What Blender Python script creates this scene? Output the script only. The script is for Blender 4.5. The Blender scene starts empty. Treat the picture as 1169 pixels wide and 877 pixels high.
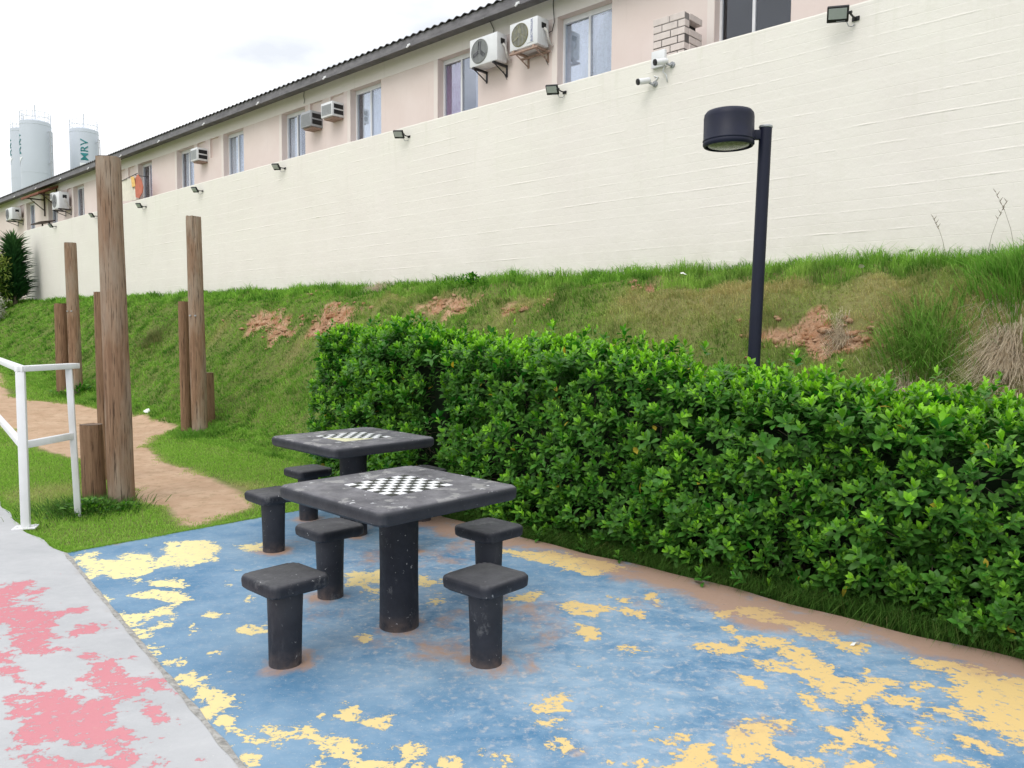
import bpy, bmesh, math, random
import numpy as np
from mathutils import Vector, Matrix, noise
random.seed(7); rng = np.random.default_rng(11)
R = math.radians
scene = bpy.context.scene
C = scene.collection

# ------------------------------------------------------------------ camera
PITCH, ROLL, CAMH, FPX = 0.0669, 0.0059, 1.555, 899.1
cam_d = bpy.data.cameras.new('camera'); cam = bpy.data.objects.new('camera', cam_d); C.objects.link(cam)
cam_d.sensor_width = 36; cam_d.lens = 36*FPX/1169; cam_d.clip_end = 2000
cam.matrix_world = Matrix.Translation((0,0,CAMH)) @ Matrix.Rotation(math.pi/2-PITCH,4,'X') @ Matrix.Rotation(ROLL,4,'Z')
scene.camera = cam

# ------------------------------------------------------------------ world: bright overcast sky
SUN_EL, SUN_AZ = R(50), R(-150)      # sun behind and left of the camera, veiled by cloud
world = bpy.data.worlds.new('World'); scene.world = world; world.use_nodes = True
nt = world.node_tree; nt.nodes.clear()
def N(t, nt_=None, **k):
    n = (nt_ or nt).nodes.new(t)
    for a,b in k.items(): setattr(n,a,b)
    return n
L = nt.links.new
out = N('ShaderNodeOutputWorld'); bg = N('ShaderNodeBackground'); bg.inputs[1].default_value = 0.115
sky = N('ShaderNodeTexSky', sky_type='NISHITA'); sky.sun_disc = False
sky.sun_elevation = SUN_EL; sky.sun_rotation = SUN_AZ; sky.dust_density = 2.0
tc = N('ShaderNodeTexCoord'); sep = N('ShaderNodeSeparateXYZ'); L(tc.outputs['Generated'], sep.inputs[0])
mp = N('ShaderNodeMapping'); mp.inputs['Scale'].default_value = (1,1,2.6); mp.inputs['Location'].default_value = (.35,.1,.0)
L(tc.outputs['Generated'], mp.inputs[0])
nz = N('ShaderNodeTexNoise'); nz.inputs['Scale'].default_value = 3.1; nz.inputs['Detail'].default_value = 7; nz.inputs['Roughness'].default_value = .5
L(mp.outputs[0], nz.inputs['Vector'])
cr = N('ShaderNodeValToRGB'); cr.color_ramp.elements[0].position = .38; cr.color_ramp.elements[0].color = (7.1,7.4,7.9,1)
cr.color_ramp.elements[1].position = .56; cr.color_ramp.elements[1].color = (11.0,11.1,11.3,1)
L(nz.outputs['Fac'], cr.inputs[0])
zr = N('ShaderNodeMapRange'); zr.inputs[1].default_value = .25; zr.inputs[2].default_value = .95; zr.inputs[3].default_value = 1.0; zr.inputs[4].default_value = 1.45
L(sep.outputs[2], zr.inputs[0])
mul = N('ShaderNodeVectorMath', operation='SCALE'); L(cr.outputs[0], mul.inputs[0]); L(zr.outputs[0], mul.inputs['Scale'])
mixs = N('ShaderNodeMix', data_type='RGBA'); mixs.inputs[0].default_value = .93
L(sky.outputs[0], mixs.inputs[6]); L(mul.outputs[0], mixs.inputs[7]); L(mixs.outputs[2], bg.inputs[0]); L(bg.outputs[0], out.inputs[0])

sun_d = bpy.data.lights.new('sun','SUN'); sun_d.energy = 1.1; sun_d.angle = R(30); sun_d.color = (1,.965,.91)
sun = bpy.data.objects.new('sun', sun_d); C.objects.link(sun)
sd = Vector((math.sin(SUN_AZ)*math.cos(SUN_EL), math.cos(SUN_AZ)*math.cos(SUN_EL), math.sin(SUN_EL)))
sun.rotation_euler = sd.to_track_quat('Z','Y').to_euler(); sun.location = sd*50
scene.view_settings.view_transform = 'Standard'; scene.view_settings.look = 'None'
scene.view_settings.gamma = 1; scene.view_settings.exposure = 0.12; scene.view_settings.use_curve_mapping = False
try:
    scene.cycles.max_bounces = 8; scene.cycles.transparent_max_bounces = 16
except Exception: pass

# ------------------------------------------------------------------ frame of the wall: s along it (away to the left), d out to it
YAW = 0.8144
nn = Vector((math.cos(YAW), math.sin(YAW), 0)); tt = Vector((-math.sin(YAW), math.cos(YAW), 0)); RZ = YAW+math.pi/2
def W(s,d,z): return nn*d + tt*s + Vector((0,0,z))
def ds_of(x,y): return x*nn.x+y*nn.y, x*tt.x+y*tt.y
def terr(d,s):
    """ground height (arrays): flat play area, bank, strip under the wall"""
    g = np.interp(s,[-20,12,16.4,19.2,26,40],[0,0,.28,.5,1.0,1.5])
    F = np.interp(d,[4.6,5.1,5.6,6.2,6.8,7.15,8.05],[0,.02,.12,.37,.68,.84,1])
    return g + (2.27+.006*np.maximum(s,0)-g)*F - .02
def lump(d,s):
    w = np.clip((d-5.0)/.8,0,1)*np.clip((8.1-d)/.5,0,1)
    a = .07*np.sin(s*2.1+1.7*np.sin(d*1.9+s*.7))*np.sin(d*3.1+.8*np.sin(s*1.3))
    b = .055*np.sin(s*5.3+2*np.sin(d*4.1))*np.sin(d*6.7+1.5*np.sin(s*3.7))
    c = (.010+.022*w)*np.sin(s*13+2*np.sin(d*11))*np.sin(d*17+s*3)
    return (a+b)*w + c*np.clip((d-4.6)/.4,.25,1)

# ------------------------------------------------------------------ helpers
def fast_mesh(name, V, F_idx, F_tot, attrs=None, smooth=False):
    me = bpy.data.meshes.new(name)
    V = np.asarray(V,np.float32).reshape(-1,3); F_idx = np.asarray(F_idx,np.int32).ravel(); F_tot = np.asarray(F_tot,np.int32).ravel()
    me.vertices.add(len(V)); me.vertices.foreach_set('co', V.ravel())
    me.loops.add(len(F_idx)); me.loops.foreach_set('vertex_index', F_idx)
    me.polygons.add(len(F_tot)); st = np.concatenate(([0],np.cumsum(F_tot)[:-1])).astype(np.int32)
    me.polygons.foreach_set('loop_start', st); me.polygons.foreach_set('loop_total', F_tot)
    if smooth: me.polygons.foreach_set('use_smooth', np.ones(len(F_tot),bool))
    me.update(calc_edges=True)
    for k,v in (attrs or {}).items():
        a = me.attributes.new(k,'FLOAT','POINT'); a.data.foreach_set('value', np.asarray(v,np.float32).ravel())
    me.validate()
    return me
def link(name, me, mat=None, parent=None):
    o = bpy.data.objects.new(name, me); C.objects.link(o)
    if mat is not None and me is not None: me.materials.append(mat)
    if parent is not None: o.parent = parent
    return o
def tag(o, label=None, cat=None, group=None, kind=None):
    if label: o['label'] = label
    if cat: o['category'] = cat
    if group: o['group'] = group
    if kind: o['kind'] = kind
    return o
def thing(name, label, cat, loc=(0,0,0), rz=0, group=None):
    o = bpy.data.objects.new(name, None); C.objects.link(o); o.empty_display_size = .1
    o.location = loc; o.rotation_euler = (0,0,rz); return tag(o,label,cat,group)
def wthing(name,label,cat,s,d,z,group=None): return thing(name,label,cat,W(s,d,z),RZ,group)
def copy_tree(o, parent=None):
    c = o.copy(); C.objects.link(c)
    if parent is not None: c.parent = parent
    for ch in list(o.children): copy_tree(ch, c)
    return c
class B:
    """collects shapes in one bmesh"""
    def __init__(s): s.bm = bmesh.new()
    def box(s, x0,x1,y0,y1,z0,z1, M=None, bev=0, seg=2):
        bm = bmesh.new(); bmesh.ops.create_cube(bm,size=1)
        for v in bm.verts: v.co = Vector(((x0+x1)/2+v.co.x*(x1-x0),(y0+y1)/2+v.co.y*(y1-y0),(z0+z1)/2+v.co.z*(z1-z0)))
        if bev: bmesh.ops.bevel(bm,geom=list(bm.edges),offset=bev,segments=seg,affect='EDGES',profile=.5)
        if M is not None: bm.transform(M)
        s.add(bm); return s
    def add(s,bm):
        me = bpy.data.meshes.new('tmp'); bm.to_mesh(me); bm.free(); s.bm.from_mesh(me); bpy.data.meshes.remove(me)
    def cyl(s, p0, p1, r0, r1=None, n=24, caps=True, bev=0):
        p0=Vector(p0);p1=Vector(p1); r1=r0 if r1 is None else r1
        bm=bmesh.new(); h=(p1-p0).length
        bmesh.ops.create_cone(bm,cap_ends=caps,segments=n,radius1=r0,radius2=r1,depth=h)
        if bev:
            ed=[e for e in bm.edges if abs(e.verts[0].co.z-e.verts[1].co.z)<1e-6 and e.is_manifold]
            bmesh.ops.bevel(bm,geom=ed,offset=bev,segments=3,affect='EDGES',profile=.5)
        q=(p1-p0).to_track_quat('Z','Y').to_matrix().to_4x4()
        bm.transform(Matrix.Translation((p0+p1)/2)@q); s.add(bm); return s
    def lathe(s, prof, n=48, M=None):
        bm=bmesh.new(); rows=[]
        for r,z in prof:
            rows.append([bm.verts.new((r*math.cos(2*math.pi*i/n), r*math.sin(2*math.pi*i/n), z)) for i in range(n)])
        for a,b in zip(rows,rows[1:]):
            for i in range(n): bm.faces.new((a[i],a[(i+1)%n],b[(i+1)%n],b[i]))
        if prof[0][0]>1e-5: bm.faces.new(rows[0][::-1])
        if prof[-1][0]>1e-5: bm.faces.new(rows[-1])
        bmesh.ops.remove_doubles(bm,verts=bm.verts,dist=1e-6)
        if M is not None: bm.transform(M)
        s.add(bm); return s
    def tube(s, pts, r, n=8):
        bm=bmesh.new(); pts=[Vector(p) for p in pts]; rows=[]
        rs = r if hasattr(r,'__len__') else [r]*len(pts)
        for i,p in enumerate(pts):
            d=(pts[min(i+1,len(pts)-1)]-pts[max(i-1,0)]).normalized(); u=d.orthogonal().normalized()
            if i and abs(u.dot(pu))<.99: u=(pu-d*pu.dot(d)).normalized()
            pu=u; v=d.cross(u)
            rows.append([bm.verts.new(p+(u*math.cos(2*math.pi*k/n)+v*math.sin(2*math.pi*k/n))*rs[i]) for k in range(n)])
        for a,b in zip(rows,rows[1:]):
            for k in range(n): bm.faces.new((a[k],a[(k+1)%n],b[(k+1)%n],b[k]))
        bm.faces.new(rows[0][::-1]); bm.faces.new(rows[-1]); s.add(bm); return s
    def sheet(s, P):
        """P rows of points -> grid of quads"""
        rows=[[s.bm.verts.new(p) for p in r] for r in P]
        for a,b in zip(rows,rows[1:]):
            for i in range(len(a)-1): s.bm.faces.new((a[i],a[i+1],b[i+1],b[i]))
        return s
    def build(s,name,mat,parent=None,smooth=False,auto=None):
        me=bpy.data.meshes.new(name); bmesh.ops.recalc_face_normals(s.bm,faces=s.bm.faces); s.bm.to_mesh(me); s.bm.free()
        if smooth or auto:
            for p in me.polygons: p.use_smooth=True
            if auto: me.set_sharp_from_angle(angle=R(auto))
        return link(name,me,mat,parent)

# ------------------------------------------------------------------ materials
def mat(name): 
    m=bpy.data.materials.new(name); m.use_nodes=True; m.node_tree.nodes.clear(); return m
class NT:
    def __init__(s,m): s.t=m.node_tree
    def n(s,t,**k):
        x=s.t.nodes.new(t)
        for a,b in k.items():
            if a=='i':
                for q,v in b.items():
                    if isinstance(v,bpy.types.NodeSocket): s.t.links.new(v,x.inputs[q])
                    else: x.inputs[q].default_value=v
            else: setattr(x,a,b)
        return x
    def math(s,op,a,b=0.0,c=None,clamp=False):
        x=s.n('ShaderNodeMath',operation=op,i={0:a,1:b}); x.use_clamp=clamp
        if c is not None:
            if isinstance(c,bpy.types.NodeSocket): s.t.links.new(c,x.inputs[2])
            else: x.inputs[2].default_value=c
        return x.outputs[0]
    def noise(s,scale,det=4,rough=.5,vec=None,dist=0):
        x=s.n('ShaderNodeTexNoise',i={'Scale':scale,'Detail':det,'Roughness':rough,'Distortion':dist})
        if vec is not None: s.t.links.new(vec,x.inputs['Vector'])
        return x.outputs['Fac']
    def ramp(s,v,lo,hi,a=0.0,b=1.0):
        return s.n('ShaderNodeMapRange',i={0:v,1:lo,2:hi,3:a,4:b}).outputs[0]
    def mix(s,f,a,b,bt='MIX'):
        x=s.n('ShaderNodeMix',data_type='RGBA',blend_type=bt)
        for k,v in ((0,f),(6,a),(7,b)):
            if isinstance(v,bpy.types.NodeSocket): s.t.links.new(v,x.inputs[k])
            else: x.inputs[k].default_value = v if k==0 else (*v,1)
        return x.outputs[2]
    def attr(s,name): return s.n('ShaderNodeAttribute',attribute_name=name).outputs['Fac']
    def obj(s): return s.n('ShaderNodeTexCoord').outputs['Object']
    def map(s,v,sc=(1,1,1),rot=(0,0,0),loc=(0,0,0)): return s.n('ShaderNodeMapping',i={0:v,'Scale':sc,'Rotation':rot,'Location':loc}).outputs[0]
    def bump(s,h,st,dist=.01,nrm=None):
        x=s.n('ShaderNodeBump',i={'Strength':st,'Distance':dist,'Height':h})
        if nrm is not None: s.t.links.new(nrm,x.inputs['Normal'])
        return x.outputs[0]
    def pbr(s,col,rough=.6,spec=.5,nrm=None,metal=0.0,out=True):
        x=s.n('ShaderNodeBsdfPrincipled')
        for k,v in (('Base Color',col),('Roughness',rough),('Specular IOR Level',spec),('Metallic',metal)):
            if isinstance(v,bpy.types.NodeSocket): s.t.links.new(v,x.inputs[k])
            else: x.inputs[k].default_value=(*v,1) if k=='Base Color' else v
        if nrm is not None: s.t.links.new(nrm,x.inputs['Normal'])
        if out: s.out(x.outputs[0])
        return x.outputs[0]
    def out(s,sh): s.t.links.new(sh, s.n('ShaderNodeOutputMaterial').inputs[0])
def simple(name,col,rough=.6,var=.12,scale=12,spec=.4,bump=0,metal=0,dirt=None):
    m=mat(name); t=NT(m); o=t.obj(); v=t.noise(scale,5,.6,o)
    c=t.mix(t.ramp(v,.3,.7),tuple(x*(1-var) for x in col),tuple(min(1,x*(1+var)) for x in col))
    if dirt:
        dv=t.noise(scale*.35,6,.65,t.map(o,(1,1,.35))); c=t.mix(t.ramp(dv,.55,.72,0,.7),c,dirt)
    nr=t.bump(t.noise(scale*8,3,.6,o),bump,.004) if bump else None
    t.pbr(c,t.ramp(v,.2,.8,max(0,rough-.08),min(1,rough+.08)),spec,nr,metal); return m
M={}
M['white_paint']=simple('white_paint',(.74,.745,.76),.4,.05,6,dirt=(.5,.47,.43))
M['alu']=simple('white_frame',(.74,.75,.78),.35,.04)
M['dark_metal']=simple('dark_metal',(.018,.018,.022),.45)
M['black']=simple('black_plastic',(.012,.012,.014),.5)
M['plastic']=simple('white_plastic',(.72,.73,.75),.45,.06,5,dirt=(.45,.42,.38))
M['grey_plastic']=simple('grey_plastic',(.33,.34,.36),.5,.1)
M['pipe_foam']=simple('pipe_foam',(.6,.58,.55),.8,.2)
M['lens']=simple('floodlight_glass',(.45,.48,.48),.12,.05)
M['galv']=simple('galvanised',(.4,.41,.43),.4,.1,metal=.3)
M['awning']=simple('terracotta_tiles',(.20,.075,.045),.8,.3,20,bump=.3)
M['dark_wood']=simple('dark_brown_steel',(.045,.028,.022),.6)
M['orange_cloth']=simple('orange_cloth',(.52,.17,.11),.9,.15,8)
M['cream_cloth']=simple('cream_cloth',(.72,.68,.58),.9,.08,8)
M['yellow_cloth']=simple('yellow_cloth',(.75,.50,.18),.9,.1,8)
M['litter']=simple('pale_litter',(.75,.76,.72),.6,.05)
M['tank']=simple('tank_steel',(.50,.54,.61),.45,.04,.25)  # distance haze is put into this pale bluish colour
M['tank_white']=simple('tank_white',(.85,.87,.9),.5,.02)
M['teal']=simple('teal_letters',(.02,.20,.22),.5,.05)
M['blue_ink']=simple('blue_lettering',(.08,.10,.30),.5,.05)
M['room']=simple('dim_room',(.05,.052,.062),.9)
M['fan']=simple('fan_grille',(.22,.23,.22),.5,.2,30)
M['fan_moss']=simple('fan_grille_dirty',(.23,.22,.13),.8,.45,14)
M['rust_steel']=simple('rusty_bracket',(.36,.25,.20),.7,.3,20)
M['vent_hole']=simple('flue_dark',(.02,.018,.017),.9)
def curtain(name,col,col2=None,sc=20):
    m=mat(name); t=NT(m); o=t.obj()
    c=t.mix(t.ramp(t.noise(sc,5,.7,o),.42,.6),col,col2 or tuple(x*.85 for x in col)); t.pbr(c,.9,.1); return m
M['cur_pale']=curtain('pale_curtain',(.86,.88,.90)); M['cur_blue']=curtain('blue_grey_curtain',(.66,.70,.76))
M['cur_purple']=curtain('purple_floral_curtain',(.20,.05,.19),(.52,.33,.5),60); M['cur_grey']=curtain('grey_curtain',(.33,.35,.42))
M['cur_white']=curtain('white_blind',(.78,.8,.84)); M['cur_red']=curtain('striped_red_cloth',(.55,.10,.13),(.7,.5,.52),25)
# glass
m=mat('window_glass'); t=NT(m)
fr=t.n('ShaderNodeFresnel',i={'IOR':1.5}).outputs[0]
g=t.n('ShaderNodeBsdfGlossy',i={'Roughness':.02,'Color':(.93,.95,1,1)}).outputs[0]; tr=t.n('ShaderNodeBsdfTransparent',i={'Color':(.93,.95,.98,1)}).outputs[0]
t.out(t.n('ShaderNodeMixShader',i={0:t.math('MULTIPLY_ADD',fr,.5,.02),1:tr,2:g}).outputs[0]); M['glass']=m
# concrete table paint
def charcoal(name,dust):
    m=mat(name); t=NT(m); o0=t.obj(); o=t.n('ShaderNodeVectorMath',operation='ADD',i={0:o0,1:t.n('ShaderNodeVectorMath',operation='SCALE',i={0:(3.,5.,2.),'Scale':t.n('ShaderNodeObjectInfo').outputs['Random']}).outputs[0]}).outputs[0]
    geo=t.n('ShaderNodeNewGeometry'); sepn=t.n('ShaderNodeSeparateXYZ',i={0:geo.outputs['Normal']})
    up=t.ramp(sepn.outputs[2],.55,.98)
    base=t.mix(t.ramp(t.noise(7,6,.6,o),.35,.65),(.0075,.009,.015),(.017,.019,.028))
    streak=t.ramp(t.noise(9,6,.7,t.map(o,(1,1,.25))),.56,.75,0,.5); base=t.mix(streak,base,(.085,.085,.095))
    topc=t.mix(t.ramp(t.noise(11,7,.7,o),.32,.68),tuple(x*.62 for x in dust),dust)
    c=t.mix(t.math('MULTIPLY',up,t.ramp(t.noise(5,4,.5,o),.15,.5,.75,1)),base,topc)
    edge=t.ramp(geo.outputs['Pointiness'],.515,.56,0,.35); c=t.mix(edge,c,(.10,.10,.11))
    chips=t.math('MULTIPLY',t.ramp(t.noise(42,4,.65,o),.675,.69),t.ramp(t.noise(5,2,.5,o),.38,.55)); c=t.mix(t.math('MULTIPLY',chips,.85),c,(.42,.42,.43)); sc=t.math('MULTIPLY',t.ramp(t.noise(7,8,.75,t.map(o,(1,1,.6),loc=(4,2,1))),.57,.64),.6); c=t.mix(sc,c,(.13,.13,.135))
    low=t.n('ShaderNodeSeparateXYZ',i={0:o0}).outputs[2]
    mud=t.math('MULTIPLY',t.ramp(low,.09,0.0),t.ramp(t.noise(14,4,.6,o),.35,.65)); c=t.mix(t.math('MULTIPLY',mud,.55),c,(.16,.11,.085))
    h=t.math('ADD',t.noise(60,5,.65,o),t.math('MULTIPLY',t.noise(9,4,.5,o),2.0))
    t.pbr(c,t.ramp(t.noise(20,4,.6,o),.3,.7,.48,.68),.24,t.bump(h,.45,.004)); return m
M['char']=charcoal('charcoal_painted_concrete',(.115,.115,.125))
M['char_seat']=charcoal('charcoal_painted_seat',(.085,.085,.092))
def table_top_mat(name, seed):
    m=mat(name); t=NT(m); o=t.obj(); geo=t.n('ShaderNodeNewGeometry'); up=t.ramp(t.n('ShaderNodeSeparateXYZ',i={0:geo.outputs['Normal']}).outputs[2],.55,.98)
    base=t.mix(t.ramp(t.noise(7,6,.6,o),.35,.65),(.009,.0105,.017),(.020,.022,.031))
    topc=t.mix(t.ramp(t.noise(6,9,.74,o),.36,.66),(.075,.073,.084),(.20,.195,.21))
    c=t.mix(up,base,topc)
    patch=t.math('MULTIPLY',t.ramp(t.noise(6.5,5,.62,t.map(o,loc=(seed,seed*.7,0))),.575,.60),up); c=t.mix(t.math('MULTIPLY',patch,.75),c,(.30,.295,.29))
    patch=t.math('MULTIPLY',t.ramp(t.noise(14,4,.62,t.map(o,loc=(seed+3,seed*.7,0))),.655,.665),up); c=t.mix(patch,c,(.50,.51,.52))
    chips=t.ramp(t.noise(40,4,.6,o),.69,.70); c=t.mix(chips,c,(.42,.42,.42))
    c=t.mix(t.ramp(geo.outputs['Pointiness'],.515,.56,0,.35),c,(.12,.12,.13))
    h=t.math('ADD',t.noise(60,5,.65,o),t.math('MULTIPLY',t.noise(9,4,.5,o),2.0))
    t.pbr(c,t.ramp(t.noise(16,4,.6,o),.3,.7,.42,.62),.32,t.bump(h,.4,.004)); return m
M['top1']=table_top_mat('table_top_paint_near',2.3); M['top2']=table_top_mat('table_top_paint_far',7.9)
def chess_mat(name, worn):
    m=mat(name); t=NT(m); o=t.obj(); 
    ch=t.n('ShaderNodeTexChecker',i={'Vector':t.map(o,(1,1,0),loc=(.0001,.0001,.013)),'Scale':20.0,'Color1':(.80,.81,.83,1),'Color2':(.012,.012,.014,1)}).outputs[0]
    c=ch
    if worn:
        v=t.n('ShaderNodeSeparateXYZ',i={0:o}); q=t.math('SUBTRACT',v.outputs[0],v.outputs[1])
        w=t.math('MULTIPLY',t.ramp(t.math('ADD',t.math('MULTIPLY',t.math('ADD',v.outputs[1],v.outputs[0]),-1.0),t.math('MULTIPLY',t.noise(14,3,.6,o),.08)),.19,.195),1.0); c=t.mix(w,c,(.70,.68,.45))
    else:
        pass
    w2=t.ramp(t.noise(17,5,.7,o),.63,.66); c=t.mix(t.math('MULTIPLY',w2,.85),c,(.13,.13,.14))
    t.pbr(c,.35,.5); return m
# wood
def wood(name,c1,c2,c3):
    m=mat(name); t=NT(m); o=t.obj(); 
    g1=t.noise(9,6,.65,t.map(o,(3,3,.25))); g2=t.noise(26,4,.6,t.map(o,(3,3,.12)))
    z=t.n('ShaderNodeSeparateXYZ',i={0:o}).outputs[2]
    c=t.mix(t.ramp(g1,.32,.68),c1,c2); c=t.mix(t.ramp(t.noise(2.2,4,.6,t.map(o,(1.6,1.6,.5))),.42,.66),c,c3)
    crack=t.ramp(g2,.36,.42,1,0); c=t.mix(t.math('MULTIPLY',crack,.75),c,(.035,.022,.015))
    low_tone=t.math('MULTIPLY',t.ramp(z,.35,0),t.ramp(t.noise(8,4,.6,o),.4,.6)); c=t.mix(t.math('MULTIPLY',low_tone,.35),c,(.10,.05,.025))  # darker brown towards the foot, broken up by noise
    t.pbr(c,.85,.2,t.bump(t.math('ADD',g1,g2),1.0,.016)); return m
M['wood']=wood('weathered_timber',(.18,.10,.06),(.35,.225,.145),(.36,.29,.225))
M['wood_short']=wood('brown_timber',(.16,.09,.052),(.31,.195,.12),(.25,.15,.09))
M['wood_end']=simple('timber_end_grain',(.17,.12,.085),.9,.3,25,bump=.4)
# retaining wall
m=mat('cream_block_wall'); t=NT(m); o=t.obj(); v=t.n('ShaderNodeSeparateXYZ',i={0:o})
sw=t.math('MULTIPLY_ADD',t.noise(1.0,3,.5,t.map(o,(1,1,2))),.025,0.0)
vec=t.n('ShaderNodeCombineXYZ',i={0:v.outputs[0],1:t.math('ADD',v.outputs[2],sw),2:0.0}).outputs[0]
br=t.n('ShaderNodeTexBrick',i={'Vector':vec,'Scale':1.0,'Mortar Size':.006,'Mortar Smooth':.9,'Brick Width':.40,'Row Height':.205,'Color1':(1,1,1,1),'Color2':(.9,.9,.9,1),'Mortar':(0,0,0,1)},offset=.5)
# horizontal joints only, broken up by plaster
rowz=t.math('FRACT',t.math('DIVIDE',t.math('ADD',v.outputs[2],sw),.205)); dj=t.math('ABSOLUTE',t.math('SUBTRACT',rowz,.5))
joint=t.math('SUBTRACT',.06,dj,clamp=True); joint=t.math('MULTIPLY',joint,14.0,clamp=True)
step=t.math('MULTIPLY',t.ramp(rowz,.46,.53),1.0)
brk=t.ramp(t.noise(1.4,7,.7,t.map(o,(.6,1,1.7))),.45,.68); fine=t.ramp(t.noise(6,6,.7,o),.35,.7)
trow=t.noise(17,8,.7,o); big=t.noise(3.3,6,.6,t.map(o,(1,1,1.6)))
h=t.math('MULTIPLY',t.math('MULTIPLY',joint,brk),fine)
h=t.math('ADD',t.math('MULTIPLY',h,1.0),t.math('MULTIPLY',t.math('SUBTRACT',rowz,step),t.math('MULTIPLY',t.ramp(t.noise(.7,5,.6,o),.4,.7),.16)))
h=t.math('ADD',h,t.math('MULTIPLY',t.math('SUBTRACT',1.0,br.outputs['Fac']),.07))
h=t.math('ADD',h,t.math('MULTIPLY',trow,.30)); h=t.math('ADD',h,t.math('MULTIPLY',big,.5))
zz=t.ramp(v.outputs[2],2.2,4.75)
c=t.mix(t.ramp(t.noise(1.1,5,.6,o),.3,.7),(.765,.718,.672),(.82,.772,.73))
c=t.mix(t.math('MULTIPLY',zz,t.ramp(t.noise(.8,4,.6,o),.3,.7)),c,(.81,.785,.715))
c=t.mix(t.math('MULTIPLY',t.math('MULTIPLY',joint,brk),t.ramp(t.noise(30,3,.6,o),.55,.7,0,.5)),c,(.42,.40,.35))
drip=t.math('MULTIPLY',t.ramp(t.noise(3,5,.7,t.map(o,(2.2,1,.25))),.55,.8,0,.45),zz); c=t.mix(drip,c,(.62,.61,.50))
foot=t.math('MULTIPLY',t.ramp(v.outputs[2],2.75,2.3),t.ramp(t.noise(4,5,.7,o),.35,.75,0,.3)); c=t.mix(foot,c,(.45,.40,.33))
t.pbr(c,.75,.25,t.bump(h,.75,.013)); M['wall']=m
def plaster(name,a,b,st):
    m=mat(name); t=NT(m); o=t.obj(); c=t.mix(t.ramp(t.noise(1.2,5,.6,o),.3,.7),a,b)
    dr=t.ramp(t.noise(3,6,.7,t.map(o,(3,1,.2))),.58,.78,0,st); c=t.mix(dr,c,(.45,.38,.34))
    sp=t.ramp(t.noise(9,2,.5,o),.78,.79,0,.7); c=t.mix(sp,c,(.25,.22,.2))
    t.pbr(c,.85,.2,t.bump(t.noise(40,4,.6,o),.2,.004)); return m
M['pink']=plaster('pink_render',(.72,.61,.57),(.78,.68,.645),.22); M['cream']=plaster('cream_render',(.85,.79,.765),(.88,.82,.795),.18); M['pink_pale']=plaster('pale_pink_render',(.76,.69,.65),(.80,.73,.69),.15)
# fascia
m=mat('grey_fascia'); t=NT(m); o=t.obj(); c=t.mix(t.ramp(t.noise(3,6,.7,t.map(o,(1,1,3))),.35,.7),(.13,.125,.135),(.23,.22,.235))
c=t.mix(t.ramp(t.noise(5,5,.7,t.map(o,(.6,1,3))),.66,.7,0,.6),c,(.42,.41,.40)); t.pbr(c,.6,.3); M['fascia']=m
M['roof']=simple('fibre_cement',(.10,.095,.10),.85,.3,6,bump=.3)
# soil + grass colours
m=mat('ground_soil'); t=NT(m); o=t.obj(); so=t.attr('soil'); pa=t.attr('path'); dr=t.attr('dry')
n1=t.noise(2.5,8,.65,o); n2=t.noise(30,6,.7,o)
grass=t.mix(t.ramp(n1,.3,.7),(.11,.18,.03),(.19,.25,.06)); grass=t.mix(t.ramp(n2,.4,.65),grass,(.12,.12,.05))
grass=t.mix(t.math('MULTIPLY',dr,.6),grass,(.26,.22,.10))
red=t.mix(t.ramp(t.noise(7,7,.7,o),.35,.65),(.30,.14,.07),(.52,.35,.235)); red=t.mix(t.ramp(n2,.5,.7),red,(.12,.075,.035))
tan=t.mix(t.ramp(t.noise(3,7,.7,o),.3,.7),(.41,.27,.175),(.54,.39,.275)); tan=t.mix(t.ramp(t.noise(9,8,.78,t.map(o,(1,1,1))),.52,.66,0,.7),tan,(.27,.20,.11))
c=t.mix(t.ramp(t.math('ADD',so,t.math('MULTIPLY_ADD',n1,.5,-.25)),.3,.5),grass,red)
c=t.mix(t.ramp(t.math('ADD',pa,t.math('MULTIPLY_ADD',t.noise(3.5,7,.7,o),.5,-.25)),.36,.56),c,tan)
t.pbr(c,.95,.1,t.bump(t.math('ADD',n2,t.noise(9,5,.6,o)),.7,.02)); M['soil']=m
def grassmat(name,dark,light,dryc,nsc=1.3,spec=.08,tr_=.38):
    m=mat(name); t=NT(m); r=t.attr('rnd'); dr=t.attr('dry'); o=t.obj(); tip=t.attr('tip')
    c=t.mix(r,dark,light); c=t.mix(t.ramp(t.noise(nsc,5,.6,o),.35,.65,0,.4),c,tuple((x+y)/2 for x,y in zip(dark,light)))
    c=t.mix(t.ramp(tip,.3,1,0,.3),c,tuple(min(1,x*1.35) for x in light))
    c=t.mix(dr,c,dryc)
    p=t.pbr(c,.55,spec,out=False); tl=t.n('ShaderNodeBsdfTranslucent',i={'Color':c}).outputs[0]
    t.out(t.n('ShaderNodeMixShader',i={0:tr_,1:p,2:tl}).outputs[0]); return m
M['lawn']=grassmat('lawn_blades',(.14,.32,.028),(.36,.62,.09),(.58,.50,.25))
M['bank']=grassmat('bank_blades',(.05,.175,.018),(.29,.56,.075),(.60,.50,.24))
M['lush']=grassmat('lush_blades',(.06,.19,.02),(.20,.46,.06),(.5,.43,.2))
M['shade_grass']=grassmat('shade_blades',(.045,.12,.02),(.11,.25,.045),(.35,.3,.14))
M['dead']=grassmat('dead_blades',(.50,.42,.31),(.78,.68,.54),(.7,.6,.45))
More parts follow.
